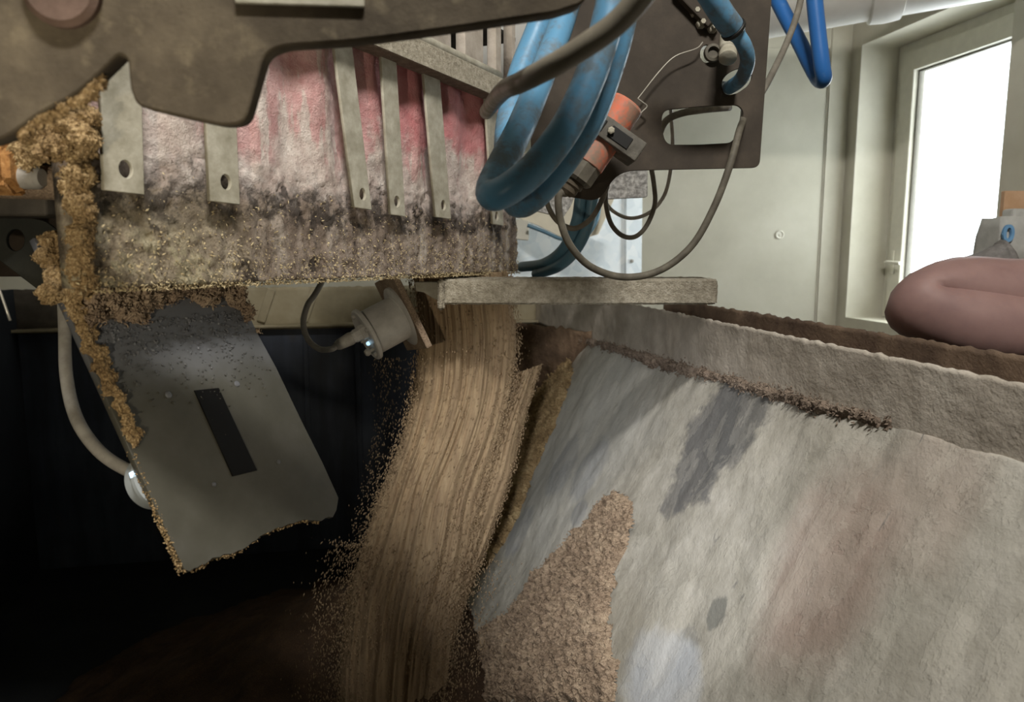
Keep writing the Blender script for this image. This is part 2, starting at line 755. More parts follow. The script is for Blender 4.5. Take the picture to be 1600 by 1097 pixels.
link('window_frame', ring(W, Hh, 0.055, 0.08), M_pvc, win, MF)
link('sash', ring(W - 0.09, Hh - 0.09, 0.085, 0.05, 0.045, 0.045), M_pvc, win, MF @ Matrix.Translation((0, 0, 0.018)))
link('seal', ring(W - 0.262, Hh - 0.262, 0.008, 0.03, 0.131, 0.131, 0.001), M_seal, win, MF @ Matrix.Translation((0, 0, -0.005)))
gm = Mat('window_glass', 0.02)
tr = gm.n('ShaderNodeBsdfTransparent')
tr.inputs['Color'].default_value = (0.93, 0.95, 0.95, 1)
gl = gm.n('ShaderNodeBsdfGlossy')
gl.inputs['Roughness'].default_value = 0.03
mx = gm.n('ShaderNodeMixShader')
mx.inputs[0].default_value = 0.06
gm.l(tr.outputs[0], mx.inputs[1])
gm.l(gl.outputs[0], mx.inputs[2])
gm.l(mx.outputs[0], gm.nt.nodes['Material Output'].inputs['Surface'])
link('pane', box_mesh(W - 0.25, Hh - 0.25, 0.006, center=(W / 2, Hh / 2, -0.03)), gm.m, win, MF)
# lever handle on the left stile of the sash
hp = wloc(1392, 410, -fr + 0.03)
MH = MW @ Matrix.Translation((hp.x, hp.y, -fr + 0.018))
link('handle_plate', box_mesh(0.022, 0.11, 0.008, 0.003, center=(0, 0, 0.005)), M_pvc, win, MH)
link('handle', tube_mesh([(0, 0, 0.006), (0, 0, 0.035), (0.02, 0, 0.048), (0.11, -0.002, 0.048)], 0.008, 10, 4), M_pvc, win, MH)

# back wall, perpendicular to the view
BY = CORN.y
wb = box_between('wall_back', (-2.6, BY, 0), (CORN.x + 0.3, BY + 0.15, ROOM_H), M_wall)
tag(wb, kind='structure')
# panel joint strip and its darker neighbour
MB = frame(V((0, BY, 0)), V((1, 0, 0)), V((0, 0, 1)), V((0, -1, 0)))
bp = lambda px, py: (MB.inverted() @ hit(px, py, V((0, BY, 0)), V((0, -1, 0))))
sx = bp(1287, 260).x
st = box_between('trim_1', (sx - 0.003, BY - 0.004, 0.0), (sx + 0.003, BY, ROOM_H), M_pvc)
tag(st, kind='structure')
st2 = box_between('trim_2', (sx + 0.004, BY - 0.010, 0.0), (CORN.x - 0.02, BY, ROOM_H), M_wall_side)
tag(st2, kind='structure')
st3 = box_between('trim_3', (0.75, BY - 0.006, bp(1220, 75).y), (sx - 0.004, BY, bp(1220, 20).y), M_wall)
tag(st3, kind='structure')

wl = box_between('wall_left', (-2.75, -2.6, 0), (-2.6, BY + 0.15, ROOM_H), M_wall_side)
tag(wl, kind='structure')
rw = frame(V((0, -2.45, 0)), V((1, 0, 0)), V((0, 0, 1)), V((0, -1, 0)))
wf = link('wall_rear', slab_mesh([(-2.75, 0), (3.2, 0), (3.2, ROOM_H), (-2.75, ROOM_H)], [], 0.15), M_wall_side, None, rw)
tag(wf, kind='structure')
tag(box_between('floor', (-2.75, -2.6, -0.1), (3.2, BY + 0.15, 0), M_concrete), kind='structure')
tag(box_between('ceiling', (-2.75, -2.6, ROOM_H), (3.2, BY + 0.15, ROOM_H + 0.1), M_wall_side), kind='structure')

# screw plug in the wall panel
q = bp(1218, 367)
plug = link('wall_plug', autosmooth(lathe_mesh([(0.021, 0), (0.021, 0.004), (0.017, 0.006), (0.013, 0.003), (0.006, 0.003), (0.004, 0.005)], 24)), M_pvc, None, MB @ Matrix.Translation((q.x, q.y, 0)))
tag(plug, 'small round plug set in the pale wall panel left of the window', 'plug')

# white duct under the ceiling, top right
d0, d1 = pt(1150, -14, 2.7), pt(1470, -76, 2.5)
dv = (d1 - d0).normalized()
L = (d1 - d0).length
duct = thing('ventilation_duct', d0, 'white round duct running above the pale wall at the top right', 'duct')
MD = axis_frame(d0 - dv * 1.2, dv)
M_white = plain('white_duct_metal', 'f4f3ee', 0.5, var=0.03)
j = L * 0.74 + 1.2
link('duct_pipe', autosmooth(lathe_mesh([(0.17, 0), (0.17, L + 2)], 48)), M_white, duct, MD)
link('joint_ring', autosmooth(lathe_mesh([(0.171, j - 0.05), (0.182, j - 0.045), (0.186, j), (0.182, j + 0.045), (0.171, j + 0.05)], 48)), M_white, duct, MD)

# ------------------------------------------------------------------ hopper
RIMZ = Z(-0.14)
FOLDZ = Z(-0.279)
ra, rb = hitz(1010, 480, RIMZ), hitz(1600, 600, RIMZ)
axis_h = (ra - rb).normalized()
perp = V((-axis_h.y, axis_h.x, 0))                # into the hopper
hop = thing('grain_hopper', (ra.x - 0.5, ra.y - 0.4, 0.0), 'dust caked steel hopper with a long sloping side and a channel rim', 'hopper')


def rim_at(y):
    return ra + axis_h * ((y - ra.y) / axis_h.y)


PHI = math.radians(60)
pp1, pp2 = hit(880, 520, ra, perp), hit(1361, 653, ra, perp)
axis_p = (pp1 - pp2).normalized()
DOWN = perp * math.cos(PHI) + V((0, 0, -1)) * math.sin(PHI)
DOWN = (DOWN - axis_p * DOWN.dot(axis_p)).normalized()
O_f = pp2 + axis_p * ((0.3 - pp2.y) / axis_p.y)
MP = frame(O_f, -axis_p, -DOWN, (-axis_p).cross(-DOWN))
NP = MP.col[2].to_3d()
MPi = MP.inverted()


def ploc(px, py):
    v = MPi @ hit(px, py, O_f, NP)
    return (v.x, v.y)


# --- side panel material: local x towards the camera, y up the slope
def panel_mat():
    m = Mat('dusted_hopper_side', 0.85, 0, 0.25)
    n1 = m.noise(5, 6, 0.6)
    v = m.mapped(scale=(16, 3.0, 8))
    v = m.mapped(scale=(1, 1, 1), src=v)
    n2 = m.noise(1.0, 6, 0.62, v)
    nf = m.noise(190, 5, 0.65)
    n0 = m.noise(22, 7, 0.68)
    k = m.math('ADD', m.math('MULTIPLY', n0, 0.35), m.math('ADD', m.math('MULTIPLY', n1, 0.4), m.math('MULTIPLY', n2, 0.25)))
    col = m.ramp(k, [(0.34, S('827e74')), (0.45, S('9c988d')), (0.56, S('aeaaa0')), (0.68, S('c3c0b8'))])
    # tone patches, among them painted shadow, highlight and lens flare
    for c, r, a, colr, amt, wob, ws in PATCHES:
        f = m.patch(c, r, a, 0.35 if amt > 0.65 else 0.9, wob, ws)
        col = m.mix(m.math('MULTIPLY', f, amt), col, S(colr))
    # scuffs: fine slate streaks where the dust slid off
    v2 = m.mapped(scale=(60, 9, 20))
    s2 = m.noise(1.0, 5, 0.6, v2, 0.6)
    g2 = m.noise(4.0, 2, 0.5)
    f2 = m.math('MULTIPLY', m.step(s2, 0.62, 0.68), m.step(g2, 0.5, 0.62))
    col = m.mix(m.math('MULTIPLY', f2, 0.75), col, S('6f6f6c'))
    # dust crust that has flaked in layers
    vl = m.mapped(scale=(13, 6, 8))
    nl = m.noise(1.0, 9, 0.66, vl, 0.4)
    lay = m.math('ADD', m.math('MULTIPLY', m.step(nl, 0.50, 0.515), 0.5), m.math('MULTIPLY', m.step(nl, 0.575, 0.585), 0.5))
    col = m.mix(m.math('MULTIPLY', lay, 0.22), col, S('d3cec1'))
    n3 = m.noise(75, 4, 0.7)
    col = m.mix(m.math('MULTIPLY', m.step(n3, 0.64, 0.72), 0.35), col, S('7d766a'))
    m.color(col)
    nb = m.noise(28, 6, 0.65)
    b0 = m.bump(lay, 0.4, 0.003)
    b1 = m.bump(nb, 0.4, 0.008, b0)
    m.normal(m.bump(nf, 0.3, 0.0025, b1))
    return m.m


def P_(px, py):
    return ploc(px, py)


def patch_px(c, e1, e2):
    """ellipse from centre and the ends of its two half axes, all read off the photograph"""
    c_, a_, b_ = V(ploc(*c)), V(ploc(*e1)), V(ploc(*e2))
    da, db = a_ - c_, b_ - c_
    return (c_.x, c_.y), (da.length, max(db.length, 0.004)), math.atan2(da.y, da.x)


PATCHES = []
for c, e1, e2, colr, amt, wob, ws in [
    ((1290, 890), (1230, 1050), (1370, 920), '9f8579', 0.55, 0.5, 7),  # pinkish lens flare put into the panel colour
    ((1450, 760), (1390, 900), (1530, 790), 'a8968a', 0.4, 0.5, 6),
    ((1110, 690), (1055, 800), (1150, 705), '5c5c5d', 0.85, 0.9, 13),  # cast shadow of the parts overhead put into the colour
    ((1160, 650), (1110, 740), (1190, 665), '60605f', 0.8, 0.9, 18),  # upper end of the same painted shadow
    ((920, 735), (890, 775), (936, 742), '6d7078', 0.9, 0.35, 24),
    ((880, 730), (858, 775), (892, 738), '74767c', 0.85, 0.35, 24),
    ((812, 830), (793, 868), (822, 838), '777a80', 0.8, 0.4, 24),
    ((905, 800), (894, 820), (914, 804), '6d7078', 0.85, 0.35, 24),
    ((900, 690), (830, 880), (985, 720), 'bdbdb8', 0.55, 0.5, 9),
    ((1120, 955), (1105, 985), (1130, 962), '75756f', 0.85, 0.9, 24),
    ((1065, 1020), (1045, 1045), (1088, 1026), '7e7d78', 0.75, 1.0, 22),
    ((1030, 1090), (985, 1150), (1120, 1085), 'b9bdc2', 0.7, 0.8, 6),  # bluish highlight put into the colour
    ((960, 990), (930, 1080), (1000, 1000), '8f897b', 0.6, 0.5, 12),
    ((842, 1080), (833, 1110), (855, 1082), '3d4440', 0.9, 0.3, 20),
    ((890, 560), (860, 600), (905, 575), '9b8f80', 0.5, 0.4, 14),
    ((1220, 790), (1190, 850), (1245, 800), '8f8b80', 0.5, 0.6, 18),
]:
    cc, rr, aa = patch_px(c, e1, e2)
    PATCHES.append((cc, rr, aa, colr, amt, wob, ws))

M_panel = panel_mat()
edge_px = [(874, 517), (862, 548), (838, 580), (826, 610), (818, 660), (806, 720), (790, 790), (762, 850), (735, 905), (712, 960), (697, 1010), (688, 1060), (675, 1110), (650, 1180)]
edge_l = [ploc(*p) for p in edge_px]
ey = np.array([p[1] for p in edge_l])[::-1]
ex = np.array([p[0] for p in edge_l])[::-1]
nu, nv = 230, 150
P = []
for j in range(nv):
    y = -1.15 * (j / (nv - 1)) ** 1.15
    xe = float(np.interp(y, ey, ex)) + 0.006 * noise.noise(V((0, y * 40, 3)))
    row = []
    for i in range(nu):
        t = i / (nu - 1)
        x = xe + (0.45 - xe) * t ** 0.9
        h = 0.006 * noise.fractal(V((x * 5, y * 3, 1)), 1, 2, 3) + 0.0022 * noise.fractal(V((x * 38, y * 14, 7)), 0.8, 2, 4)
        if j == 0:
            h = -0.002
        row.append((x, y, h))
    P.append(row)
sp = grid_mesh(P)
bm = bmesh.new()
bm.from_mesh(sp)
ret = bmesh.ops.extrude_edge_only(bm, edges=[e for e in bm.edges if e.is_boundary])
for v in [g for g in ret['geom'] if isinstance(g, bmesh.types.BMVert)]:
    v.co.z -= 0.012
sp = bm_mesh(bm)
tag(link('side_panel', sp, M_panel, hop, MP, True), 'sloping side coated in pale dust with slate scuffs')

# --- rim channel: inner flange face, floor, outer lip with its shade put into the brown
M_flange = dusty('dusted_flange', 'a0978a', 'b2a99c', 'c5bdb0', 9, 0.9, bump=0.5, bscale=110, bdist=0.004)
M_brown = dusty('brown_dust_and_lip_shade', '54453a', '695849', '7e6b59', 14, 0.95, bump=0.5, bscale=120, bdist=0.004)
MR = frame(V((rim_at(0.3).x, 0.3, 0)), -axis_h, V((0, 0, 1)), perp)
MR = frame(rim_at(0.3) - V((0, 0, RIMZ)), -axis_h, V((0, 0, 1)), (-axis_h).cross(V((0, 0, 1))))
sgn = 1 if MR.col[2].to_3d().dot(perp) > 0 else -1


def wavy_strip(name, M, x0, x1, y0, y1, t, mat, parent, nu=160, nv=24, amp=0.002, s=14, chip=0.004, z=0.0, side=1):
    P = []
    for j in range(nv):
        row = []
        for i in range(nu):
            x = x0 + (x1 - x0) * i / (nu - 1)
            top = y1 + chip * noise.fractal(V((x * 55, 5, z)), 0.6, 2, 4)
            y = y0 + (top - y0) * j / (nv - 1)
            h = amp * noise.fractal(V((x * s, y * s, 2 + z)), 0.8, 2, 4)
            row.append((x, y, z + side * h))
        P.append(row)
    me = grid_mesh(P)
    bm = bmesh.new()
    bm.from_mesh(me)
    ret = bmesh.ops.extrude_edge_only(bm, edges=[e for e in bm.edges if e.is_boundary])
    vs = [g for g in ret['geom'] if isinstance(g, bmesh.types.BMVert)]
    for v in vs:
        v.co.z = z - side * t
    bmesh.ops.contextual_create(bm, geom=[e for e in bm.edges if e.is_boundary])
    return link(name, bm_mesh(bm), mat, parent, M, True)


XN, XF = 0.32, -2.95
wavy_strip('flange', MR, XF, XN, FOLDZ - 0.01, RIMZ, 0.006, M_flange, hop, 420, 26, 0.003, 12, 0.0035, 0.0, sgn)
oa, ob = hitz(1130, 481, RIMZ), hitz(1600, 560, RIMZ)
offL = abs((MR.inverted() @ oa).z)
tag(wavy_strip('outer_lip', MR, -1.85, XN, RIMZ - 0.09, RIMZ, 0.006, M_brown, hop, 300, 12, 0.002, 12, 0.0035, -sgn * offL, sgn), 'brown outer lip of the rim')
mid = -sgn * offL / 2
link('channel_floor', box_mesh(XN - XF, 0.006, offL - 0.012, center=((XN + XF) / 2, RIMZ - 0.075, mid)), M_brown, hop, MR)

# --- far end of the hopper, left side and bottom
far_dir = V((-perp.x, -perp.y, 0))                 # runs to the right
fz_ = hitz(500, 505, FOLDZ)
crn = None
# corner: where the far fold line meets the right flange line
A2 = np.array([[far_dir.x, -axis_h.x], [far_dir.y, -axis_h.y]])
b2 = np.array([rim_at(1.0).x - fz_.x, rim_at(1.0).y - fz_.y])
tt = np.linalg.solve(A2, b2)
crn = fz_ + far_dir * tt[0]
MFW = frame(V((crn.x, crn.y, 0)), far_dir, V((0, 0, 1)), far_dir.cross(V((0, 0, 1))))


def slate_mat():
    m = Mat('slate_blue_steel', 0.55, 0.0, 0.35)
    n1 = m.noise(3, 5, 0.6)
    v = m.mapped(scale=(9, 1.2, 3))
    n2 = m.noise(1, 5, 0.6, v)
    k = m.math('ADD', m.math('MULTIPLY', n1, 0.4), m.math('MULTIPLY', n2, 0.6))
    col = m.ramp(k, [(0.35, S('282c34')), (0.5, S('3a404c')), (0.65, S('505867'))])
    col = m.mix(m.math('MULTIPLY', m.step(m.noise(7, 5, 0.6), 0.6, 0.75), 0.4), col, S('565149'))
    m.color(col)
    m.normal(m.bump(m.noise(60, 4), 0.1, 0.003))
    return m.m


M_slate = slate_mat()
M_beige_dust = dusty('beige_dusted_steel', '867d66', '998f76', 'a89f87', 7, 0.9, bump=0.3, bscale=60)
tag(link('far_wall', box_mesh(2.6, FOLDZ - 0.1, 0.02, center=(-1.3, (FOLDZ + 0.1) / 2, -0.02)), M_slate, hop, MFW), 'dark slate blue far wall')
xs_ = (MFW.inverted() @ hit(118, 470, V((crn.x, crn.y, 0)), MFW.col[2].to_3d())).x
M_olive = dusty('olive_steel_and_flange_shade', '2c281f', '37322a', '474136', 14, 0.9)
wavy_strip('far_flange', MFW, xs_, 0.0, FOLDZ - 0.02, RIMZ, 0.006, M_beige_dust, hop, 160, 12, 0.003, 9, 0.004, 0.003, 1)
wavy_strip('far_flange', MFW, -2.6, xs_ - 0.01, FOLDZ - 0.02, RIMZ, 0.006, M_olive, hop, 80, 12, 0.003, 9, 0.004, 0.003, 1)  # left part darker: shade put into the flange colour
ledge = wavy_strip('far_ledge', MFW @ Matrix.Translation((0, FOLDZ, 0)) @ Matrix.Rotation(-math.pi / 2, 4, 'X') @ Matrix.Translation((0, -0.05, 0)), -2.6, 0.0, 0.0, 0.05, 0.01, M_beige_dust, hop, 120, 6, 0.003, 12, 0.006, 0.0, 1)
# stiffening ribs on the far wall and its flange
for px in (395, 462):
    b = MFW.inverted() @ hit(px + 10, 470, V((crn.x, crn.y, 0)), MFW.col[2].to_3d())
    link('rib', box_mesh(0.03, 0.13, 0.014, 0.003, center=(b.x, (RIMZ + FOLDZ) / 2 + 0.008, 0.014)), M_beige_dust, hop, MFW @ Matrix.Translation((b.x, FOLDZ, 0)) @ Matrix.Rotation(-0.35, 4, 'Z') @ Matrix.Translation((-b.x, -FOLDZ, 0)))
for px in (480, 560):
    b = MFW.inverted() @ hit(px, 620, V((crn.x, crn.y, 0)), MFW.col[2].to_3d())
    link('rib', box_mesh(0.02, 0.72, 0.012, 0.003, center=(b.x, FOLDZ - 0.40, -0.004)), M_slate, hop, MFW)
ca_, cb_ = crn + far_dir * -0.42, crn - axis_h * 0.75
cd_ = (cb_ - ca_)
cd_.z = 0
MCO = frame(V((ca_.x, ca_.y, 0)), cd_.normalized(), V((0, 0, 1)), cd_.normalized().cross(V((0, 0, 1))))
M_corner = dusty('corner_dust', '4d3d30', '6a5644', '86705a', 9, 0.95, bump=0.8, bscale=45, bdist=0.01)
wavy_strip('corner_plate', MCO, 0.0, cd_.length, 0.15, FOLDZ + 0.03, 0.01, M_corner, hop, 50, 60, 0.012, 12, 0.01, 0.0, 1)
lx = -1.9
MLW = frame(V((crn.x, crn.y, 0)) + far_dir * lx, -axis_h, V((0, 0, 1)), (-axis_h).cross(V((0, 0, 1))))
M_murk = dusty('shade_dark_steel', '131417', '191b1e', '222426', 6, 0.7)  # near-black: the hopper's deep shade put into the steel colour
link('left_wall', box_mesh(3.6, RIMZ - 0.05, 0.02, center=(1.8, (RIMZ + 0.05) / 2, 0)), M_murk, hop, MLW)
# inside wall below the liner (recess past the end of the side panel)
link('recess_wall', box_mesh(3.35, FOLDZ - 0.08, 0.02, center=(-1.27, (FOLDZ + 0.08) / 2, -sgn * 0.05)), M_brown, hop, MR)
bq = [crn + far_dir * lx, crn, V((rim_at(-0.05).x, -0.05, 0)), V((rim_at(-0.05).x, -0.05, 0)) + far_dir * (lx + 0.02)]
bmf = bmesh.new()
vb = [bmf.verts.new((p.x, p.y, 0.1)) for p in bq]
vt = [bmf.verts.new((p.x, p.y, 0.12)) for p in bq]
bmf.faces.new(vb)
bmf.faces.new(vt)
for i in range(4):
    bmf.faces.new((vb[i], vb[(i + 1) % 4], vt[(i + 1) % 4], vt[i]))
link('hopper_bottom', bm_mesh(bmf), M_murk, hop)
nw0 = bq[2]
nwd = bq[3] - bq[2]
MNW = frame(V((nw0.x, nw0.y, 0)), nwd.normalized(), V((0, 0, 1)), nwd.normalized().cross(V((0, 0, 1))))
link('near_wall', box_mesh(nwd.length, FOLDZ - 0.3, 0.012, center=(nwd.length / 2, (FOLDZ + 0.1) / 2 - 0.1, 0)), M_slate, hop, MNW)

# --- caked grain on the side panel (heaps with thickness)
def crust_on_panel(name, poly_px, res, hmax, rough, mat, label, **kw):
    me = crust_mesh([ploc(*p) for p in poly_px], res, hmax, rough, **kw)
    o = link(name, me, mat, None, MP @ Matrix.Translation((0, 0, 0.002)), False)
    tag(o, label, 'grain', None, 'stuff')
    return o


crust_on_panel('caked_grain', [(968, 766), (984, 775), (986, 830), (960, 900), (948, 960), (956, 1020), (968, 1060), (962, 1100), (740, 1100), (700, 1060), (735, 1000), (800, 955), (830, 905), (880, 855), (925, 805)],
               0.0042, 0.012, 0.011, M_grain_brown, 'brown caked grain heap across the middle of the sloping hopper side', rs=70, nflake=5200, ragged=0.02, rag_s=26, fsize=0.0016)
crust_on_panel('caked_grain', [(868, 542), (898, 548), (894, 585), (882, 625), (866, 665), (848, 705), (828, 755), (810, 805), (788, 850), (757, 890), (735, 900), (757, 850), (787, 790), (803, 720), (815, 660), (824, 610), (836, 580), (855, 560)],
               0.0042, 0.011, 0.010, M_grain, 'tan caked grain along the left edge of the sloping hopper side', rs=80, nflake=3200, ragged=0.016, rag_s=30, fsize=0.0016, seed=3)
crust_on_panel('caked_grain', [(735, 905), (745, 900), (728, 950), (735, 1000), (715, 1050), (700, 1097), (676, 1105), (690, 1040), (700, 1000), (715, 955)],
               0.004, 0.008, 0.008, M_grain_brown, 'thin brown grain crust at the bottom left edge of the sloping side', rs=80, nflake=1200, ragged=0.012, rag_s=30, seed=5)
# grain lodged along the fold under the flange
xs = np.linspace(ploc(872, 518)[0], ploc(1390, 662)[0], 40)
top = [(x, 0.0 + 0.004) for x in xs]
bot = [(x, -(0.012 + 0.014 * abs(noise.noise(V((x * 9, 0, 1)))) + 0.02 * max(0, noise.noise(V((x * 2.5, 3, 1))))) * min(1, (xs[-1] - x) * 5 + 0.2)) for x in xs[::-1]]
me = crust_mesh(top + bot, 0.0045, 0.016, 0.012, rs=60, edge=0.018, nflake=3500, ragged=0.008, rag_s=40, fsize=0.0015, seed=9)
tag(link('lodged_grain', me, grain_mat('greyed_grain', '4e4238', '7c6d5f', '988a7b'), None, MP @ Matrix.Translation((0, 0, 0.001))), 'line of brown grain lodged in the fold under the hopper flange', 'grain', None, 'stuff')
# ------------------------------------------------------------------ baffle (belt with straps) across the inlet
VPX = 1346.0
Ud = ray(VPX, HOR)
U = V((Ud.x, Ud.y, 0)).normalized()
p_bl = pt(131, 452, 0.70)
NB = U.cross(V((0, 0, 1)))
if NB.y > 0:
    NB = -NB
MBF = frame(p_bl, U, V((0, 0, 1)), NB) if U.cross(V((0, 0, 1))).dot(NB) > 0 else None
MBFi = MBF.inverted()


def bloc(px, py, off=0.0):
    return MBFi @ hit(px, py, p_bl + NB * off, NB)


BW = bloc(816, 420).x
zb_r = bloc(816, 424).y
lo0, lo1 = bloc(560, 66, 0.03), bloc(787, 156, 0.03)
yl = (lo0.y + lo1.y) / 2
BH = yl + 0.03


def belt_mat():
    m = Mat('red_belt_with_dust', 0.85, 0, 0.25)
    x, y, z = m.sep()
    n1 = m.noise(9, 6, 0.62)
    v = m.mapped(scale=(30, 5, 10))
    nst = m.noise(1, 6, 0.6, v)
    nf = m.noise(150, 5, 0.7)
    nm = m.noise(42, 5, 0.65)
    # worn red coat showing through between streaks of dust
    dust = m.ramp(nm, [(0.3, S('ae9b93')), (0.5, S('cbbcb3')), (0.7, S('ddd3ca'))])
    red = m.ramp(nst, [(0.3, S('a8434e')), (0.6, S('c25a65')), (0.75, S('cd7d84'))])
    hr = m.math('ADD', y, m.math('MULTIPLY', m.math('SUBTRACT', n1, 0.5), 0.22))
    far = m.step(x, 0.28, 0.55)
    fr = m.math('MULTIPLY', m.step(m.math('ADD', nst, m.math('MULTIPLY', n1, 0.5)), 0.72, 0.8), m.step(hr, 0.14, 0.2))
    fr2 = m.math('MULTIPLY', m.math('MULTIPLY', m.step(hr, 0.19, 0.23), far), 0.9)
    col = m.mix(m.math('MAXIMUM', m.math('MULTIPLY', fr, 0.4), m.math('MULTIPLY', fr2, 0.75)), dust, red)
    # grime band and the mossy brown lower part
    hb = m.math('ADD', y, m.math('ADD', m.math('MULTIPLY', m.math('SUBTRACT', n1, 0.5), 0.12), m.math('MULTIPLY', m.math('SUBTRACT', nm, 0.5), 0.06)))
    low = m.ramp(nm, [(0.32, S('54493b')), (0.46, S('7c7160')), (0.58, S('978c77')), (0.7, S('bdb29b'))])
    low = m.mix(m.math('MULTIPLY', m.step(nf, 0.6, 0.72), 0.5), low, S('c4b486'))
    low2 = m.ramp(nst, [(0.30, S('5f5246')), (0.48, S('84766a')), (0.62, S('a3978b')), (0.72, S('b9aea2'))])
    low = m.mix(m.step(x, 0.12, 0.3), low, low2)
    col = m.mix(m.step(hb, 0.125, 0.085), col, low)
    gb = m.math('MULTIPLY', m.step(hb, 0.06, 0.085), m.step(hb, 0.14, 0.1))
    col = m.mix(m.math('MULTIPLY', m.math('MULTIPLY', gb, m.step(nm, 0.42, 0.55)), 0.85), col, S('2c2520'))
    nf2 = m.noise(430, 4, 0.7)
    pz = m.math('MULTIPLY', m.step(nf2, 0.60, 0.68), m.step(hb, 0.17, 0.09))
    col = m.mix(m.math('MULTIPLY', pz, 0.55), col, S('322a23'))
    ms = m.math('MULTIPLY', m.step(nm, 0.5, 0.6), m.math('MULTIPLY', m.step(x, 0.22, 0.12), m.step(hb, 0.08, 0.03)))
    col = m.mix(m.math('MULTIPLY', ms, 0.3), col, S('77764f'))
    blot = m.step(m.noise(24, 3, 0.5), 0.66, 0.70)
    col = m.mix(m.math('MULTIPLY', m.math('MULTIPLY', blot, m.step(hb, 0.15, 0.11)), 0.8), col, S('2d2825'))
    # pale drip marks right
    dr = m.math('MULTIPLY', m.step(nst, 0.56, 0.66), m.math('MULTIPLY', m.step(x, 0.5, 0.7), m.step(hb, 0.12, 0.06)))
    col = m.mix(m.math('MULTIPLY', dr, 0.6), col, S('c2bab0'))
    sp = m.math('MULTIPLY', m.step(nf, 0.62, 0.68), m.step(hb, 0.22, 0.1))
    col = m.mix(m.math('MULTIPLY', sp, 0.6), col, S('2f2823'))
    m.color(col)
    b = m.bump(nm, 0.6, 0.006)
    b = m.bump(nf, 0.7, 0.004, b)
    m.normal(m.bump(nf2, 0.6, 0.002, b))
    return m.m


M_belt = belt_mat()
baf = thing('inlet_baffle', p_bl, 'red belt baffle caked with dust and held by grey steel straps', 'baffle')
nu, nv = 190, 90
P = []
xb0, xb1 = -0.06, BW
for j in range(nv):
    row = []
    for i in range(nu):
        u = i / (nu - 1)
        x = BW * u
        yb = 0.0 + (zb_r) * u
        y = yb + (BH - yb) * (j / (nv - 1))
        env = math.sin(min(1, y / 0.3) * math.pi * 0.5)
        w = 0.006 * math.sin(x * 2 * math.pi / 0.118 + 1.1) * min(1, max(0, (y - 0.08) / 0.1))
        h = w + 0.008 * noise.fractal(V((x * 8, y * 6, 4)), 0.8, 2, 3) * env + 0.0045 * noise.fractal(V((x * 55, y * 55, 2)), 0.6, 2, 4) * (1.0 if y < 0.14 else 0.3)
        row.append((x, y, h - 0.012))
    P.append(row)
me = grid_mesh(P)
bm = bmesh.new()
bm.from_mesh(me)
ret = bmesh.ops.extrude_edge_only(bm, edges=[e for e in bm.edges if e.is_boundary])
for v in [g for g in ret['geom'] if isinstance(g, bmesh.types.BMVert)]:
    v.co.z = -0.032
bmesh.ops.contextual_create(bm, geom=[e for e in bm.edges if e.is_boundary])
tag(link('belt', bm_mesh(bm), M_belt, baf, MBF, True), 'red belt with pale dust above and brown grime below')
# straps: (left px, right px at the bottom, bottom y, hole px)
for n_, (xl, xr, yb, hx, hy, ytop) in enumerate([(153, 216, 297, 187, 265, 60), (319, 366, 314, 344, 285, 100), (546, 573, 324, 559, 304, 40), (603, 626, 335, 613, 315, 60), (674, 698, 339, 686, 321, 90), (764, 781, 350, 770, 338, 130)]):
    a, b, h = bloc(xl, yb), bloc(xr, yb), bloc(hx, hy)
    w = b.x - a.x
    lean = 0.0
    out = [(a.x, a.y), (b.x, a.y - 0.002), (b.x, BH - 0.004), (a.x, BH - 0.004)]
    # straps lean a little so their tops sit left of their feet
    t_ = bloc({153: 148, 319: 313, 546: 514, 603: 588, 674: 655, 764: 752}[xl], {153: 150, 319: 190, 546: 75, 603: 95, 674: 120, 764: 158}[xl])
    k = (t_.x - a.x) / max(0.01, (t_.y - a.y))
    out = [(p[0] + (p[1] - a.y) * k, p[1]) for p in out]
    hole = circle2(h.x, h.y, 0.0075, 0.0085)
    st = link('strap', slab_mesh(out, [hole], 0.005, 0.0008), M_strap, baf, MBF @ Matrix.Translation((0, 0, 0.009)))
# clamping bar over the belt, gritty face and brown underside
x_end = lo1.x
bar = box_mesh(x_end + 0.02, 0.038, 0.034, 0.0015, 1, center=((x_end - 0.02) / 2, yl + 0.019, 0.018))
bar.materials.append(M_grit)
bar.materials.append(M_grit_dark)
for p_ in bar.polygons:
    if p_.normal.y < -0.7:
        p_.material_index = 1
tag(link('clamping_bar', bar, None, baf, MBF), 'gritty steel bar clamping the belt')
link('rod', tube_mesh([(-0.02, yl + 0.046, 0.020), (x_end * 0.5, yl + 0.046, 0.020), (x_end - 0.004, yl + 0.046, 0.020)], 0.009, 12, 4), M_strap, baf, MBF)
# slotted upper housing above the bar
M_house = dusty('dusty_reddish_housing', '8d8478', 'a59b8e', 'b7ada2', 18, 0.85, bump=0.4)
a1, a2 = bloc(720, 60).x, bloc(760, 60).x
s_ = [(bloc(708, 50).x, bloc(730, 50).x), (bloc(758, 70).x, bloc(778, 70).x), (bloc(803, 70).x, bloc(808, 70).x)]
hol = [[(p - 0.0, yl + 0.062), (q, yl + 0.062), (q, yl + 0.30), (p, yl + 0.30)] for p, q in s_]
uh = link('slotted_housing', slab_mesh([(-0.1, yl + 0.036), (x_end + 0.06, yl + 0.036), (x_end + 0.06, yl + 0.34), (-0.1, yl + 0.34)], hol, 0.02, 0.001), M_house, baf, MBF @ Matrix.Translation((0, 0, -0.004)))
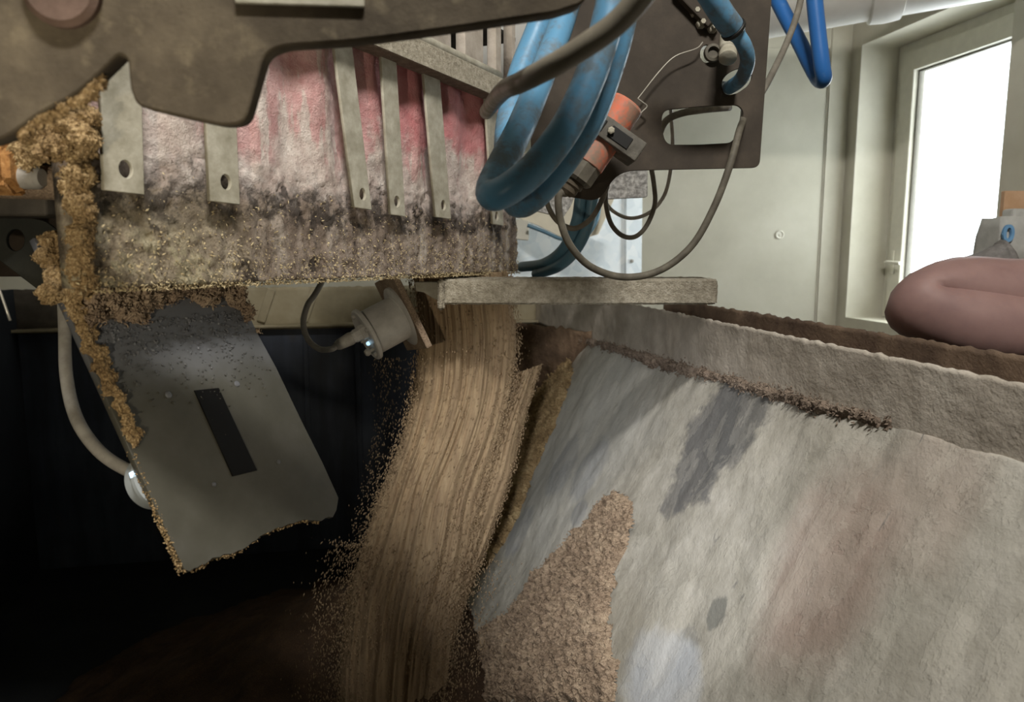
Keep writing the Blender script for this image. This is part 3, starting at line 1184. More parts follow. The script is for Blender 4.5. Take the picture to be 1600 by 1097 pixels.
# crumbs and flakes along the lower edge and over the grimy lower face
n = 5200
u = rng.uniform(0, 1, n)
k = rng.uniform(0, 1, n)
yy = np.where(k < 0.6, rng.exponential(0.0035, n) - 0.0045, rng.uniform(0, 0.12, n) * rng.uniform(0.2, 1, n))
Pf = np.stack([u * BW, yy + zb_r * u, np.where(k < 0.6, rng.uniform(-0.03, -0.002, n), -0.0085)], 1)
vf, ff = flakes(Pf, 0.0009)
tag(link('crumbs', merge_np((vf, ff)), M_grain_pale, baf, MBF), None, None, None, 'stuff')

# caked grain on the left end of the baffle
balls = []
for i in range(90):
    t = i / 89
    px = 108 + 14 * t + rng.uniform(-9, 12)
    py = 165 + 285 * t
    balls.append((pt(px + 4, py, 0.715 + rng.uniform(-0.01, 0.02)), rng.uniform(0.007, 0.014) * (1.15 - 0.35 * t)))
for i in range(60):
    balls.append((pt(rng.uniform(38, 142), rng.uniform(172, 236), 0.70 + rng.uniform(-0.01, 0.06)), rng.uniform(0.007, 0.014)))
for i in range(14):
    balls.append((pt(45 + rng.uniform(-12, 15), 240 - rng.uniform(-10, 30), 0.73), rng.uniform(0.006, 0.01)))
me = blob_mesh(balls, 0.0024, 0.0042, 130, 4500, 0.0009)
tag(link('wet_grain_clump', me, M_grain, None), 'thick clump of wet tan grain stuck to the left end of the belt baffle', 'grain', None, 'stuff')

# dark housing added behind the baffle to keep light off the hopper
M_light_block = dusty('light_block_brown', '2a241e', '3a322a', '4b4136', 10, 0.9)
hz = thing('light_block_housing', MBF @ V((0.3, 0.0, -0.2)), 'dark brown housing added behind the belt baffle to block light', 'housing')
link('light_block_side', box_mesh(1.3, 0.42, 0.01, 0.002, center=(0.42, 0.30, -0.34)), M_light_block, hz, MBF)
link('added_dark_sheet', box_mesh(1.25, 0.012, 0.66, 0.002, center=(-1.19, 1.25, 1.585)), M_light_block, hz)  # dark sheet added so the gap at the left stays dark
link('light_block_roof', box_mesh(1.3, 0.01, 0.29, 0.002, center=(0.42, 0.49, -0.19)), M_light_block, hz, MBF)
sh = tube_mesh([pt(-140, 282, 0.80), pt(20, 284, 0.80), pt(112, 287, 0.80)], 0.018, 18, 4)
shaft = thing('shaft_with_nut', pt(60, 284, 0.80), 'brown coated shaft with clay coloured nut at the left end of the baffle', 'shaft')
link('shaft', sh, M_grain_brown, shaft)
ax_s = (pt(112, 287, 0.74) - pt(-140, 282, 0.74)).normalized()
link('spacer', autosmooth(lathe_mesh([(0.010, 0), (0.012, 0.002), (0.012, 0.02), (0.009, 0.024)], 24)), M_cable_light, shaft, axis_frame(pt(30, 277, 0.775), ax_s))
bmn = bmesh.new()
bmesh.ops.create_cone(bmn, segments=6, radius1=0.031, radius2=0.031, depth=0.05, cap_ends=True)
bmesh.ops.bevel(bmn, geom=bmn.edges[:], offset=0.007, segments=3, affect='EDGES')
M_clay = grain_mat('clay_coloured_crust', '7a5430', 'a07444', 'bb905e', 160, 0.85, 0.4)
link('nut', bm_mesh(bmn), M_clay, shaft, axis_frame(pt(-2, 262, 0.775), ax_s))
# ledges left of the clump
e0, e1 = pt(-160, 318, 0.90), pt(96, 322, 0.90)
o = link('ledge_beam', box_mesh((e1 - e0).length, 0.06, 0.03, 0.003), M_olive, None, Matrix.Translation((e0 + e1) / 2))
tag(o, 'olive brown steel ledge behind the shaft at the left edge', 'beam')

# dark bracket with a hole, left
MDB = facing(pt(40, 400, 1.02), V((0.35, -1, 0.05)))
db = px_plate('pivot_plate', MDB, [(-60, 318), (70, 345), (140, 395), (170, 450), (165, 520), (95, 480), (-10, 400), (-60, 395)], [[(9 + 15 + 14 * math.cos(t * math.pi / 10), 375 + 17 * math.sin(t * math.pi / 10)) for t in range(20)]], 0.012,
              dusty('blackened_steel', '23241f', '2c2d27', '383830', 12, 0.7), None, 0.004)
tag(db, 'dark pivot plate with one round hole at the far left', 'plate')
rod = link('thin_rod', tube_mesh(px_path([(-18, 400, 0.75), (-5, 440, 0.75), (16, 501, 0.75)]), 0.0013, 8, 4), plain('bright_wire', 'b5b2aa', 0.35, 0.6), None)
tag(rod, 'thin bright wire hanging at the left edge', 'wire')
# ------------------------------------------------------------------ hanging plate with a sensor window
A = pt(128, 440, 0.80)
Bq = pt(290, 893, 0.735)
down = (Bq - A).normalized()
# bottom edge runs parallel to the baffle
Nq = U.cross(down)
if Nq.y > 0:
    Nq = -Nq
Nq.normalize()
yq = -down
Yq = (yq - Nq * yq.dot(Nq)).normalized()
Xq = Yq.cross(Nq)
MQ = frame(A, Xq, Yq, Nq)


def sens_mat():
    m = Mat('grey_enamelled_plate', 0.5, 0.0, 0.4)
    n1 = m.noise(11, 5, 0.6)
    nm = m.noise(90, 4, 0.6)
    y = m.sep()[1]
    col = m.ramp(n1, [(0.3, S('3d3b32')), (0.5, S('47453c')), (0.7, S('514f48'))])
    col = m.mix(m.math('MULTIPLY', m.step(m.math('ADD', y, m.math('MULTIPLY', n1, 0.08)), -0.12, -0.02), 0.6), col, S('6c6f77'))  # lighter upper part: light on the plate put into its colour
    col = m.mix(m.math('MULTIPLY', m.step(nm, 0.66, 0.74), 0.5), col, S('4b4940'))
    m.color(col)
    m.normal(m.bump(nm, 0.08, 0.002))
    return m.m


M_sens = sens_mat()
hang = thing('sensor_plate', A, 'grey tilted sensor plate with black window hanging below the baffle', 'plate')
out_px = [(52, 372), (360, 372), (372, 455), (402, 520), (432, 575), (470, 655), (505, 725), (529, 778), (526, 797)]
# ragged lower edge
lowp = []
for i in range(1, 40):
    t = i / 40
    bx, by = 526 + (298 - 526) * t, 797 + (893 - 797) * t
    by -= 10 * math.sin(t * math.pi) - 9 * max(0, math.sin(t * 11 + 0.6)) - 5 * noise.noise(V((t * 23, 1, 0)))
    lowp.append((bx, by))
out_px = out_px + lowp + [(297, 893), (288, 890)]
win_px = [(304, 610), (342, 606), (402, 735), (364, 744)]
px_plate('plate', MQ, out_px, [], 0.008, M_sens, hang, 0.0, 0.0006)
MQ2 = MQ @ Matrix.Translation((0, 0, 0.0015))


def speck_black():
    m = Mat('black_sensor_window', 0.5, 0, 0.15)
    nm = m.noise(260, 3, 0.6)
    m.color(m.mix(m.step(nm, 0.70, 0.74), S('080706'), S('6b6253')))
    return m.m


wn = px_plate('sensor_window', MQ2, win_px, [], 0.003, speck_black(), hang, 0.0, 0.0003)
tag(wn, 'black window strip with grain specks')
MQi = MQ.inverted()


def qloc(px, py):
    return tuple((MQi @ hit(px, py, A, Nq))[:2])


# grain caked on the top of the plate and round its left edge
me = crust_mesh([qloc(*p) for p in [(118, 440), (372, 440), (385, 480), (402, 520), (392, 505), (376, 490), (350, 470), (320, 482), (290, 470), (255, 472), (235, 490), (215, 515), (190, 498), (155, 505), (132, 530), (124, 500)]],
                0.0024, 0.013, 0.012, rs=95, edge=0.014, nflake=2600, ragged=0.012, rag_s=55, fsize=0.0012)
tag(link('grain_crust', me, M_grain_brown, hang, MQ), 'brown grain crust caked on top', None, None, 'stuff')
balls = []
for i in range(70):
    t = i / 69
    px = 108 + 100 * t + 5 * rng.uniform(-1, 1)
    py = 470 + 225 * t
    balls.append((hit(px + 5 + rng.uniform(-7, 7) * (1.2 - t), py, A, Nq) + Nq * 0.001, rng.uniform(0.004, 0.008) * (1.1 - 0.4 * t)))
for i in range(60):
    kk = rng.uniform(0, 1)
    balls.append((hit(64 + 55 * rng.uniform(0.15, 1), 378 + 85 * kk, A, Nq) + Nq * rng.uniform(0.0, 0.012), rng.uniform(0.006, 0.012)))
me = blob_mesh(balls, 0.0022, 0.004, 130, 700, 0.0011, 5.0)
tag(link('grain_buildup', me, M_grain, hang), 'tan grain built up along the left edge', None, None, 'stuff')
# wet crumbs stuck on the upper half and along the torn lower edge
n = 650
cx, cy = [], []
while len(cx) < n:
    t, s = rng.uniform(0, 1), rng.uniform(0, 1)
    if rng.uniform() < (1 - s) ** 1.6:
        px = 140 + 235 * t + s * 75
        py = 505 - 20 * t + s * 150
        a_, b_ = qloc(px, py)
        cx.append(a_)
        cy.append(b_)
Pf = np.stack([cx, cy, np.full(n, 0.0008)], 1)
part1 = flakes(Pf, 0.0016, 1.3)
lw = np.array([qloc(*p) for p in lowp[4:]])
k = rng.integers(0, len(lw), 300)
Pf2 = np.stack([lw[k, 0] + rng.normal(size=300) * 0.0015, lw[k, 1] + rng.normal(size=300) * 0.0015, -rng.uniform(0.001, 0.007, 300)], 1)
part2 = flakes(Pf2, 0.0013, 1.6)
lf = [qloc(210 + 80 * t, 700 + 190 * t) for t in np.linspace(0, 1, 60)]
k = rng.integers(0, 60, 500)
lf = np.array(lf)
Pf3 = np.stack([lf[k, 0] - 0.003 + rng.normal(size=500) * 0.001, lf[k, 1] + rng.normal(size=500) * 0.002, -rng.uniform(0.0, 0.009, 500)], 1)
part3 = flakes(Pf3, 0.0012, 1.6)
tag(link('crumbs', merge_np(part1), M_sens, hang, MQ), 'grey coated crumbs stuck on the face', None, None, 'stuff')
tag(link('edge_crumbs', merge_np(part2, part3), M_grain, hang, MQ), 'tan crumbs along the torn edges', None, None, 'stuff')
# bright tongues of grain on the torn edge
# droplets / bolt marks
for (bx, by, r) in [(263, 617, 0.0042), (370, 600, 0.0040), (435, 722, 0.0028), (334, 757, 0.0026)]:
    a_, b_ = qloc(bx, by)
    link('rivet', autosmooth(lathe_mesh([(r, -0.001), (r, 0.0005), (r * 0.8, 0.0016), (r * 0.3, 0.0022)], 16)), M_sens, hang, MQ @ Matrix.Translation((a_, b_, 0)))
# sensor body behind the plate, seen as a clear disc past its left edge
M_clear = plain('pale_sensor_plastic', '9aa0a2', 0.2, var=0.05)
ca, cb = qloc(258, 742)
link('sensor_body', autosmooth(lathe_mesh([(0.034, -0.009), (0.034, -0.014), (0.031, -0.018), (0.031, -0.03), (0.028, -0.034)], 40)), M_clear, hang, MQ @ Matrix.Translation((ca + 0.004, cb, 0)))
em = Mat('status_light', 0.4)
em.b.inputs['Emission Color'].default_value = (0.45, 0.75, 1.0, 1)
em.b.inputs['Emission Strength'].default_value = 1.2
led1 = link('status_light', box_mesh(0.004, 0.007, 0.006, 0.001, center=(ca - 0.027, cb + 0.011, -0.012)), em.m, hang, MQ)
cab = link('sensor_cable', tube_mesh(px_path([(98, 420, 0.94), (101, 510, 0.93), (104, 590, 0.90), (120, 655, 0.87), (155, 705, 0.85), (200, 735, 0.84), (240, 748, 0.835)]), 0.0075, 14, 8), M_cable_light, None)
tag(cab, 'grey cable curving behind the left edge of the sensor plate', 'cable')

# ------------------------------------------------------------------ silver sensor on its own chute plate
s_c = pt(613, 500, 1.40)
# axis of the housing: from plate (upper right) to plug (lower left)
s_ax = (pt(556, 532, 1.375) - pt(632, 492, 1.42)).normalized()
sil = thing('silver_sensor', s_c, 'silver round sensor with plugged cable mounted behind the falling grain', 'sensor')
M_silver = dusty('silver_housing', 'aaa7a1', 'bcb9b3', 'cbc8c2', 25, 0.45, 0.1, bump=0.1)
MSi = axis_frame(pt(626, 495, 1.42), s_ax)
RS = 0.045
link('housing', autosmooth(lathe_mesh([(RS, 0), (RS, 0.005), (RS - 0.001, 0.006), (RS - 0.001, 0.07), (RS - 0.004, 0.074)], 48)), M_silver, sil, MSi)
link('mounting_flange', autosmooth(lathe_mesh([(RS + 0.016, -0.004), (RS + 0.016, 0.001), (RS + 0.010, 0.003)], 48)), M_silver, sil, MSi)
link('end_flange', autosmooth(lathe_mesh([(RS + 0.006, 0.070), (RS + 0.007, 0.071), (RS + 0.007, 0.077), (RS + 0.004, 0.079), (RS - 0.006, 0.077)], 48)), M_silver, sil, MSi)
for a_ in (0.4, 1.97, 3.54, 5.1):
    link('screw', autosmooth(lathe_mesh([(0.004, 0.077), (0.004, 0.082), (0.003, 0.083)], 12)), M_cable_light, sil, MSi @ Matrix.Translation((math.cos(a_) * 0.041, math.sin(a_) * 0.041, 0)))
gx = MSi.inverted() @ pt(566, 515, 1.37)
MG = MSi @ Matrix.Translation((gx.x * 0.6, gx.y * 0.6, 0.074))
link('plug_nut', autosmooth(lathe_mesh([(0.015, 0), (0.015, 0.012), (0.013, 0.013), (0.013, 0.024), (0.0115, 0.026), (0.0115, 0.034)], 8), 20), M_silver, sil, MG)
link('plug', autosmooth(lathe_mesh([(0.012, 0.030), (0.0125, 0.034), (0.010, 0.058), (0.007, 0.064)], 20)), M_cable_light, sil, MG)
lp = MSi.inverted() @ pt(569, 520, 1.33)
link('status_light', autosmooth(lathe_mesh([(0.004, 0.079), (0.004, 0.083), (0.002, 0.085)], 12)), em.m, sil, MSi @ Matrix.Translation((gx.x * 0.6 + 0.0, gx.y * 0.6 - 0.024, 0)))
link('screw_knob', autosmooth(lathe_mesh([(0.003, 0.078), (0.003, 0.087), (0.006, 0.088), (0.007, 0.093), (0.005, 0.097)], 14)), M_cable_light, sil, MSi @ Matrix.Translation((gx.x * 0.6 + 0.010, gx.y * 0.6 - 0.036, 0)))
plug_end = MG @ V((0, 0, 0.062))
pe2 = MG @ V((0.002, 0, 0.075))
sc_cab = link('sensor_cable', tube_mesh([plug_end, pe2] + px_path([(498, 545, 1.37), (481, 530, 1.38), (474, 505, 1.38), (480, 478, 1.39), (492, 460, 1.40), (503, 440, 1.41), (510, 420, 1.42)]), 0.0055, 12, 8), M_cable_light, None)
tag(sc_cab, 'pale cable looping from the silver sensor up behind the baffle', 'cable')
# the chute plate that carries it, seen on edge
pa, pb = pt(596, 436, 1.43), pt(646, 549, 1.43)
dn = (pb - pa).normalized()
nx_ = -s_ax
side = dn.cross(nx_).normalized()
MCP = frame((pa + pb) / 2, nx_, dn, side)
chp = thing('chute_plate', (pa + pb) / 2, 'brown grain streaked chute plate carrying the silver sensor', 'plate')
link('plate', box_mesh(0.012, (pb - pa).length, 0.16, 0.002, center=(0.010, 0, 0)), M_grain_brown, chp, frame((pa + pb) / 2 , nx_, dn, side))
for k in range(4):
    link('ridge', tube_mesh([(0.0185 , -(pb - pa).length / 2 + 0.01, -0.06 + k * 0.037), (0.020, 0, -0.062 + k * 0.037), (0.0185, (pb - pa).length / 2 - 0.008, -0.058 + k * 0.037)], 0.0042, 8, 5), M_grain_brown, chp, MCP)

# ------------------------------------------------------------------ falling grain and the heap below
def lerp_path(path, t):
    """path [(x, y, d)...] -> Catmull point"""
    n = len(path) - 1
    f = min(max(t, 0), 1) * n
    i = min(int(f), n - 1)
    u = f - i
    P_ = [V(path[max(i - 1, 0)]), V(path[i]), V(path[i + 1]), V(path[min(i + 2, n)])]
    return 0.5 * ((2 * P_[1]) + (P_[2] - P_[0]) * u + (2 * P_[0] - 5 * P_[1] + 4 * P_[2] - P_[3]) * u * u + (3 * P_[1] - P_[0] - 3 * P_[2] + P_[3]) * u ** 3)


def sheet(left, right, nu, nv, thick, ridge, seed):
    """body of falling grain between two falling edges; ridges run along the fall"""
    vs, fs, fl = [], [], []
    for side_ in (0, 1):
        for j in range(nv):
            t = j / (nv - 1)
            a, b = lerp_path(left, t), lerp_path(right, t)
            for i in range(nu):
                u = i / (nu - 1)
                p = a.lerp(b, u)
                w = math.sin(math.pi * u) ** 0.5
                r = noise.fractal(V((u * 11 + seed, t * 1.3, seed)), 0.6, 2.0, 4) + 0.18 * noise.fractal(V((u * 45, t * 2.0, seed + 9)), 0.6, 2, 3)
                d = p.z + (-1 if side_ == 0 else 1) * thick * w * (0.5 if side_ == 0 else 0.35) - (ridge * r * w if side_ == 0 else 0)
                dx = 5.0 * noise.noise(V((u * 3, t * 5, seed)))
                vs.append(pt(p.x + dx * (1 if 0 < i < nu - 1 else 0), p.y, d))
    N = nu * nv
    for j in range(nv - 1):
        for i in range(nu - 1):
            q = (j * nu + i, j * nu + i + 1, (j + 1) * nu + i + 1, (j + 1) * nu + i)
            fs.append(q)
            fs.append(tuple(N + k for k in q[::-1]))
    return vs, fs


def fall_flakes(left, right, n, spread, seed, size=0.0014, out=0.12):
    P_, D_ = [], []
    for k in range(n):
        t = rng.uniform(0, 1)
        u = rng.uniform(-out, 1 + out) if rng.uniform() < 0.5 else (rng.normal() * out * 0.6 + (0 if rng.uniform() < 0.5 else 1))
        a, b = lerp_path(left, t), lerp_path(right, t)
        a2, b2 = lerp_path(left, t + 0.02), lerp_path(right, t + 0.02)
        p, q = a.lerp(b, u), a2.lerp(b2, u)
        d = p.z + rng.uniform(-1, 0.3) * spread
        w0, w1 = pt(p.x, p.y, d), pt(q.x, q.y, d)
        P_.append(w0)
        dd = (w1 - w0)
        D_.append(dd.normalized() if dd.length > 1e-6 else V((0, 0, -1)))
    return flakes(np.array(P_), size, 3.0, np.array(D_), 0.25)


def stream_mat():
    m = Mat('falling_tan_grain', 0.9, 0, 0.15)
    n1 = m.noise(16, 5, 0.6)
    v = m.mapped(scale=(90, 90, 7))
    n2 = m.noise(1, 5, 0.65, v, 0.3)
    nf = m.noise(420, 3, 0.7)
    k = m.math('ADD', m.math('MULTIPLY', n2, 0.65), m.math('ADD', m.math('MULTIPLY', n1, 0.2), m.math('MULTIPLY', nf, 0.15)))
    m.color(m.ramp(k, [(0.30, S('826e58')), (0.45, S('947f65')), (0.57, S('a28d70')), (0.72, S('b39d80'))]))
    m.normal(m.bump(n2, 0.1, 0.004))
    return m.m


M_stream = stream_mat()
LA = [(645, 425, 1.52), (655, 520, 1.52), (648, 600, 1.52), (628, 680, 1.51), (598, 760, 1.50), (568, 850, 1.50), (545, 930, 1.49), (535, 1010, 1.48), (530, 1110, 1.46)]
RA = [(792, 425, 1.52), (806, 520, 1.54), (800, 600, 1.56), (778, 690, 1.57), (752, 780, 1.57), (735, 870, 1.56), (715, 960, 1.55), (700, 1040, 1.54), (690, 1130, 1.53)]
LB = [(600, 560, 1.56), (600, 640, 1.56), (590, 720, 1.56), (570, 800, 1.55), (545, 880, 1.53)]
RB = [(668, 560, 1.56), (664, 640, 1.56), (655, 720, 1.56), (640, 800, 1.55), (620, 880, 1.53)]
LC = [(800, 585, 1.60), (758, 665, 1.58), (722, 760, 1.56), (695, 850, 1.54), (668, 940, 1.52), (640, 1040, 1.50)]
RC = [(845, 570, 1.66), (822, 650, 1.64), (800, 740, 1.62), (770, 830, 1.60), (735, 920, 1.58), (700, 1030, 1.56)]
parts = [sheet(LA, RA, 100, 130, 0.10, 0.018, 1.0), sheet(LC, RC, 40, 90, 0.06, 0.012, 5.0),
         fall_flakes(LA, RA, 9000, 0.09, 1, 0.0011, 0.06), fall_flakes(LB, RB, 1600, 0.05, 2, 0.0010, 0.25), fall_flakes(LA[-4:], RA[-4:], 5000, 0.12, 4, 0.0012, 0.3), fall_flakes(LC, RC, 3000, 0.07, 3, 0.0011, 0.06)]
me = merge_np(*parts)
fall = link('falling_grain', me, M_stream, None, None, True)
tag(fall, 'stream of tan grain pouring down under the baffle into the hopper', 'grain', None, 'stuff')
# heap in the bottom of the hopper, shade put into its dark colour
P = []
hc = pt(545, 985, 1.72)
for j in range(90):
    row = []
    for i in range(110):
        x = -1.25 + 1.75 * i / 109
        y = 0.75 + 1.75 * j / 89
        r = math.hypot((x - hc.x) * 0.9, (y - hc.y) * 0.9)
        z = 0.47 - 0.48 * r + 0.03 * noise.fractal(V((x * 5, y * 5, 0)), 1, 2, 3) + 0.006 * noise.fractal(V((x * 60, y * 60, 3)), 0.7, 2, 3)
        row.append((x, y, max(z, 0.121)))
    P.append(row)
P2 = []
me = grid_mesh(P)
# keep only what lies left of the sloping panel
bm = bmesh.new()
bm.from_mesh(me)
kill = [v for v in bm.verts if (v.co - O_f).dot(NP) < -0.02 or v.co.z < 0.1215]
bmesh.ops.delete(bm, geom=kill, context='VERTS')
heap = link('grain_heap', bm_mesh(bm), grain_mat('shade_dark_grain', '2a1f16', '3f2f21', '57432f'), None, None, True)
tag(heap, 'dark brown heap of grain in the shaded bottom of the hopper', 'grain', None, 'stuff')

# ------------------------------------------------------------------ gritty beam across the hopper rim
by0 = 1.35
bt, bb = pt(900, 433, by0).z - 0.004, pt(900, 476, by0).z
bl, br = pt(686, 450, by0).x, pt(1122, 450, by0).x


def rough_box(sx, sy, sz, n=(60, 8, 10), amp=0.002, s=90):
    bm = bmesh.new()
    bmesh.ops.create_cube(bm, size=1.0)
    for v in bm.verts:
        v.co = V((v.co.x * sx, v.co.y * sy, v.co.z * sz))
    bmesh.ops.bevel(bm, geom=bm.edges[:], offset=0.003, segments=2, affect='EDGES')
    for k, ax in ((n[0], 0), (n[1], 1), (n[2], 2)):
        L_ = (sx, sy, sz)[ax]
        for i in range(1, k):
            co = V((0, 0, 0))
            no = V((0, 0, 0))
            co[ax] = -L_ / 2 + L_ * i / k
            no[ax] = 1
            bmesh.ops.bisect_plane(bm, geom=bm.verts[:] + bm.edges[:] + bm.faces[:], plane_co=co, plane_no=no)
    bm.normal_update()
    for v in bm.verts:
        v.co += v.normal * amp * noise.fractal(v.co * s, 0.7, 2, 3)
    return bm_mesh(bm)


beam = thing('cross_beam', ((bl + br) / 2, by0 + 0.07, bb), 'gritty dust covered steel beam lying across the hopper rim', 'beam')
link('beam_body', rough_box(br - bl, 0.12, bt - bb, (110, 26, 12), 0.0016, 130), M_grit, beam, Matrix.Translation(((bl + br) / 2, by0 + 0.06, (bt + bb) / 2)), True)
link('end_lip', rough_box(0.012, 0.014, 0.056, (4, 4, 12), 0.0015, 130), M_grit, beam, Matrix.Translation((bl + 0.004, by0 - 0.004, (bt + bb) / 2 - 0.004)), True)
gs = px_plate('end_bracket', facing(V((0, by0 + 0.05, 0)), V((0, -1, 0))), [(648, 441), (692, 441), (692, 472), (676, 466), (662, 457), (650, 455)], [], 0.03, M_strap, beam, 0.0, 0.001)
# ------------------------------------------------------------------ overhead bracket close to the lens
M_OB = facing(pt(450, 100, 0.56), V((0.10, -1, -0.06)))
obr = thing('overhead_bracket', pt(450, 60, 0.56), 'thick dust caked steel bracket hanging close overhead at the top left', 'bracket')
out = [(-140, -200), (480, -200), (540, -800), (985, -800), (1010, -90), (925, -60), (918, 4), (868, 20), (700, 45), (560, 64), (440, 72), (413, 85), (398, 140), (383, 192), (350, 197), (280, 182), (214, 166), (203, 140), (199, 92), (186, 84), (150, 120), (112, 152), (60, 178), (10, 215), (-140, 260)]  # unseen upper part added to shade the falling grain
rr = [0, 0.02, 0.02, 0.03, 0.02, 0.02, 0.01, 0.005, 0.02, 0.02, 0.02, 0.012, 0.02, 0.010, 0.012, 0.02, 0.012, 0.01, 0.006, 0.006, 0.01, 0.01, 0.01, 0.01, 0]
px_plate('bracket_plate', M_OB, out, [], 0.022, M_bracket, obr, rr, 0.002)
# crust of dust where the clump meets the bracket
balls = [(M_OB @ (M_OB.inverted() @ hit(px, py, M_OB.col[3].to_3d(), M_OB.col[2].to_3d()) + V((0, 0, -0.008))), rng.uniform(0.003, 0.007)) for px, py in
         [(150 - k * 2.6 + rng.uniform(-4, 4), 124 + k * 1.55 + rng.uniform(-2, 8)) for k in range(48)]]
tag(link('grain_crust', blob_mesh(balls, 0.002, 0.003, 150, 700, 0.0008, 8.0), M_grain, obr), 'tan grain crust on the lower edge', None, None, 'stuff')
# bits of machinery seen above it
rb_ = link('round_boss', autosmooth(lathe_mesh([(0.0, -0.03), (0.024, -0.03), (0.026, -0.027), (0.026, 0.006), (0.022, 0.010)], 32)), dusty('dull_reddish_steel', '4d4038', '5c4b42', '6d5a50', 20, 0.8), obr, M_OB @ Matrix.Translation((M_OB.inverted() @ hit(100, -16, M_OB.col[3].to_3d(), M_OB.col[2].to_3d()))))
tag(rb_, 'dull reddish boss')
lg = M_OB.inverted() @ hit(470, -8, M_OB.col[3].to_3d(), M_OB.col[2].to_3d())
link('name_strip', box_mesh(0.09, 0.016, 0.004, 0.001, center=(lg.x, lg.y, 0.003)), M_strap, obr, M_OB)

# ------------------------------------------------------------------ dark plate with cut-outs, right of the hoses
MDP = facing(pt(1000, 150, 1.2), V((0.04, -1, 0)))
dpl = thing('mounting_plate', pt(1000, 150, 1.2), 'dark brown mounting plate with cut out slots hanging before the pale wall', 'plate')
out = [(825, -90), (1212, -90), (1187, 262), (966, 267), (936, 315), (868, 304), (830, 250)]
h1 = [(1036, 172), (1100, 166), (1154, 164), (1163, 176), (1146, 223), (1090, 226), (1041, 226), (1033, 196)]
h2 = [(1126, 128), (1140, 112), (1160, 105), (1177, 113), (1172, 132), (1150, 147), (1132, 149)]
h3 = [(1104 + 10 * math.cos(k * math.pi / 8), 84 + 14 * math.sin(k * math.pi / 8)) for k in range(16)]


def px_poly(M, pts, r):
    Mi = M.inverted()
    return rounded([tuple((Mi @ hit(p[0], p[1], M.col[3].to_3d(), M.col[2].to_3d()))[:2]) for p in pts], r)


link('plate', slab_mesh(px_poly(MDP, out, [0, 0, 0.012, 0.03, 0.018, 0.012, 0.01]), [px_poly(MDP, h1, 0.012), px_poly(MDP, h2, 0.012), px_poly(MDP, h3, 0.0)], 0.005, 0.0008), M_plate_dark, dpl, MDP)
# fittings on the plate: hose stub, hex nut, washer ring, small bolts
dl = lambda px, py: MDP @ Matrix.Translation(tuple((MDP.inverted() @ hit(px, py, MDP.col[3].to_3d(), MDP.col[2].to_3d()))[:2]) + (0,))
link('fitting_stub', autosmooth(lathe_mesh([(0.013, 0), (0.013, 0.03), (0.011, 0.032), (0.011, 0.036), (0.013, 0.038), (0.013, 0.05), (0.010, 0.052)], 24)), M_strap, dpl,
     axis_frame(pt(1138, 58, 1.17), pt(1137, 100, 1.13) - pt(1138, 58, 1.17)))
link('ring_fitting', autosmooth(lathe_mesh([(0.009, 0), (0.013, 0), (0.014, 0.003), (0.013, 0.009), (0.009, 0.010), (0.008, 0.004)], 24)), M_cable_dark, dpl, dl(1112, 84))
for bx, by in ((1094, 38), (1112, 45), (1085, 20)):
    link('bolt', autosmooth(lathe_mesh([(0.008, 0), (0.008, 0.008), (0.0065, 0.010), (0.004, 0.010), (0.004, 0.018)], 6), 20), M_strap, dpl, dl(bx, by))
link('clamp_block', box_mesh(0.075, 0.02, 0.016, 0.002, center=(0, 0, 0.009)), M_plate_dark, dpl, dl(1082, 12) @ Matrix.Rotation(-0.75, 4, 'Z'))
wire = link('bent_wire', tube_mesh([V(p) for p in [pt(1098, 66, 1.19), pt(1088, 76, 1.185), pt(1055, 88, 1.18), pt(1030, 112, 1.18), pt(1000, 150, 1.18), pt(997, 154, 1.18), pt(1003, 159, 1.18), pt(1011, 166, 1.18), pt(1004, 174, 1.18), pt(998, 181, 1.18)]], 0.0011, 8, 5), plain('bright_thin_wire', '9c978b', 0.4, 0.3), None)
tag(wire, 'thin bent wire in front of the dark mounting plate', 'wire')

# orange proximity sensor in its clamp
o_a, o_b = pt(978, 164, 1.10), pt(905, 272, 1.10)
oax = (o_b - o_a).normalized()
Lo = (o_b - o_a).length
MO = axis_frame(o_a, oax)
ors = thing('orange_sensor', (o_a + o_b) / 2, 'dusty orange barrel sensor clamped in front of the dark mounting plate', 'sensor')
Ro = 0.0262
link('barrel', autosmooth(lathe_mesh([(Ro - 0.003, -0.004), (Ro, 0.0), (Ro, Lo * 0.84), (Ro - 0.001, Lo * 0.85)], 40)), M_orange, ors, MO)
link('end_nut', autosmooth(lathe_mesh([(Ro * 0.96, Lo * 0.85), (Ro * 0.98, Lo * 0.87), (Ro * 0.98, Lo * 1.06), (Ro * 0.8, Lo * 1.1)], 10), 15), M_cable_dark, ors, MO)
link('gland', autosmooth(lathe_mesh([(Ro * 0.62, Lo * 1.1), (Ro * 0.62, Lo * 1.17), (Ro * 0.5, Lo * 1.19), (Ro * 0.5, Lo * 1.25), (Ro * 0.3, Lo * 1.3)], 16)), M_bracket, ors, MO)
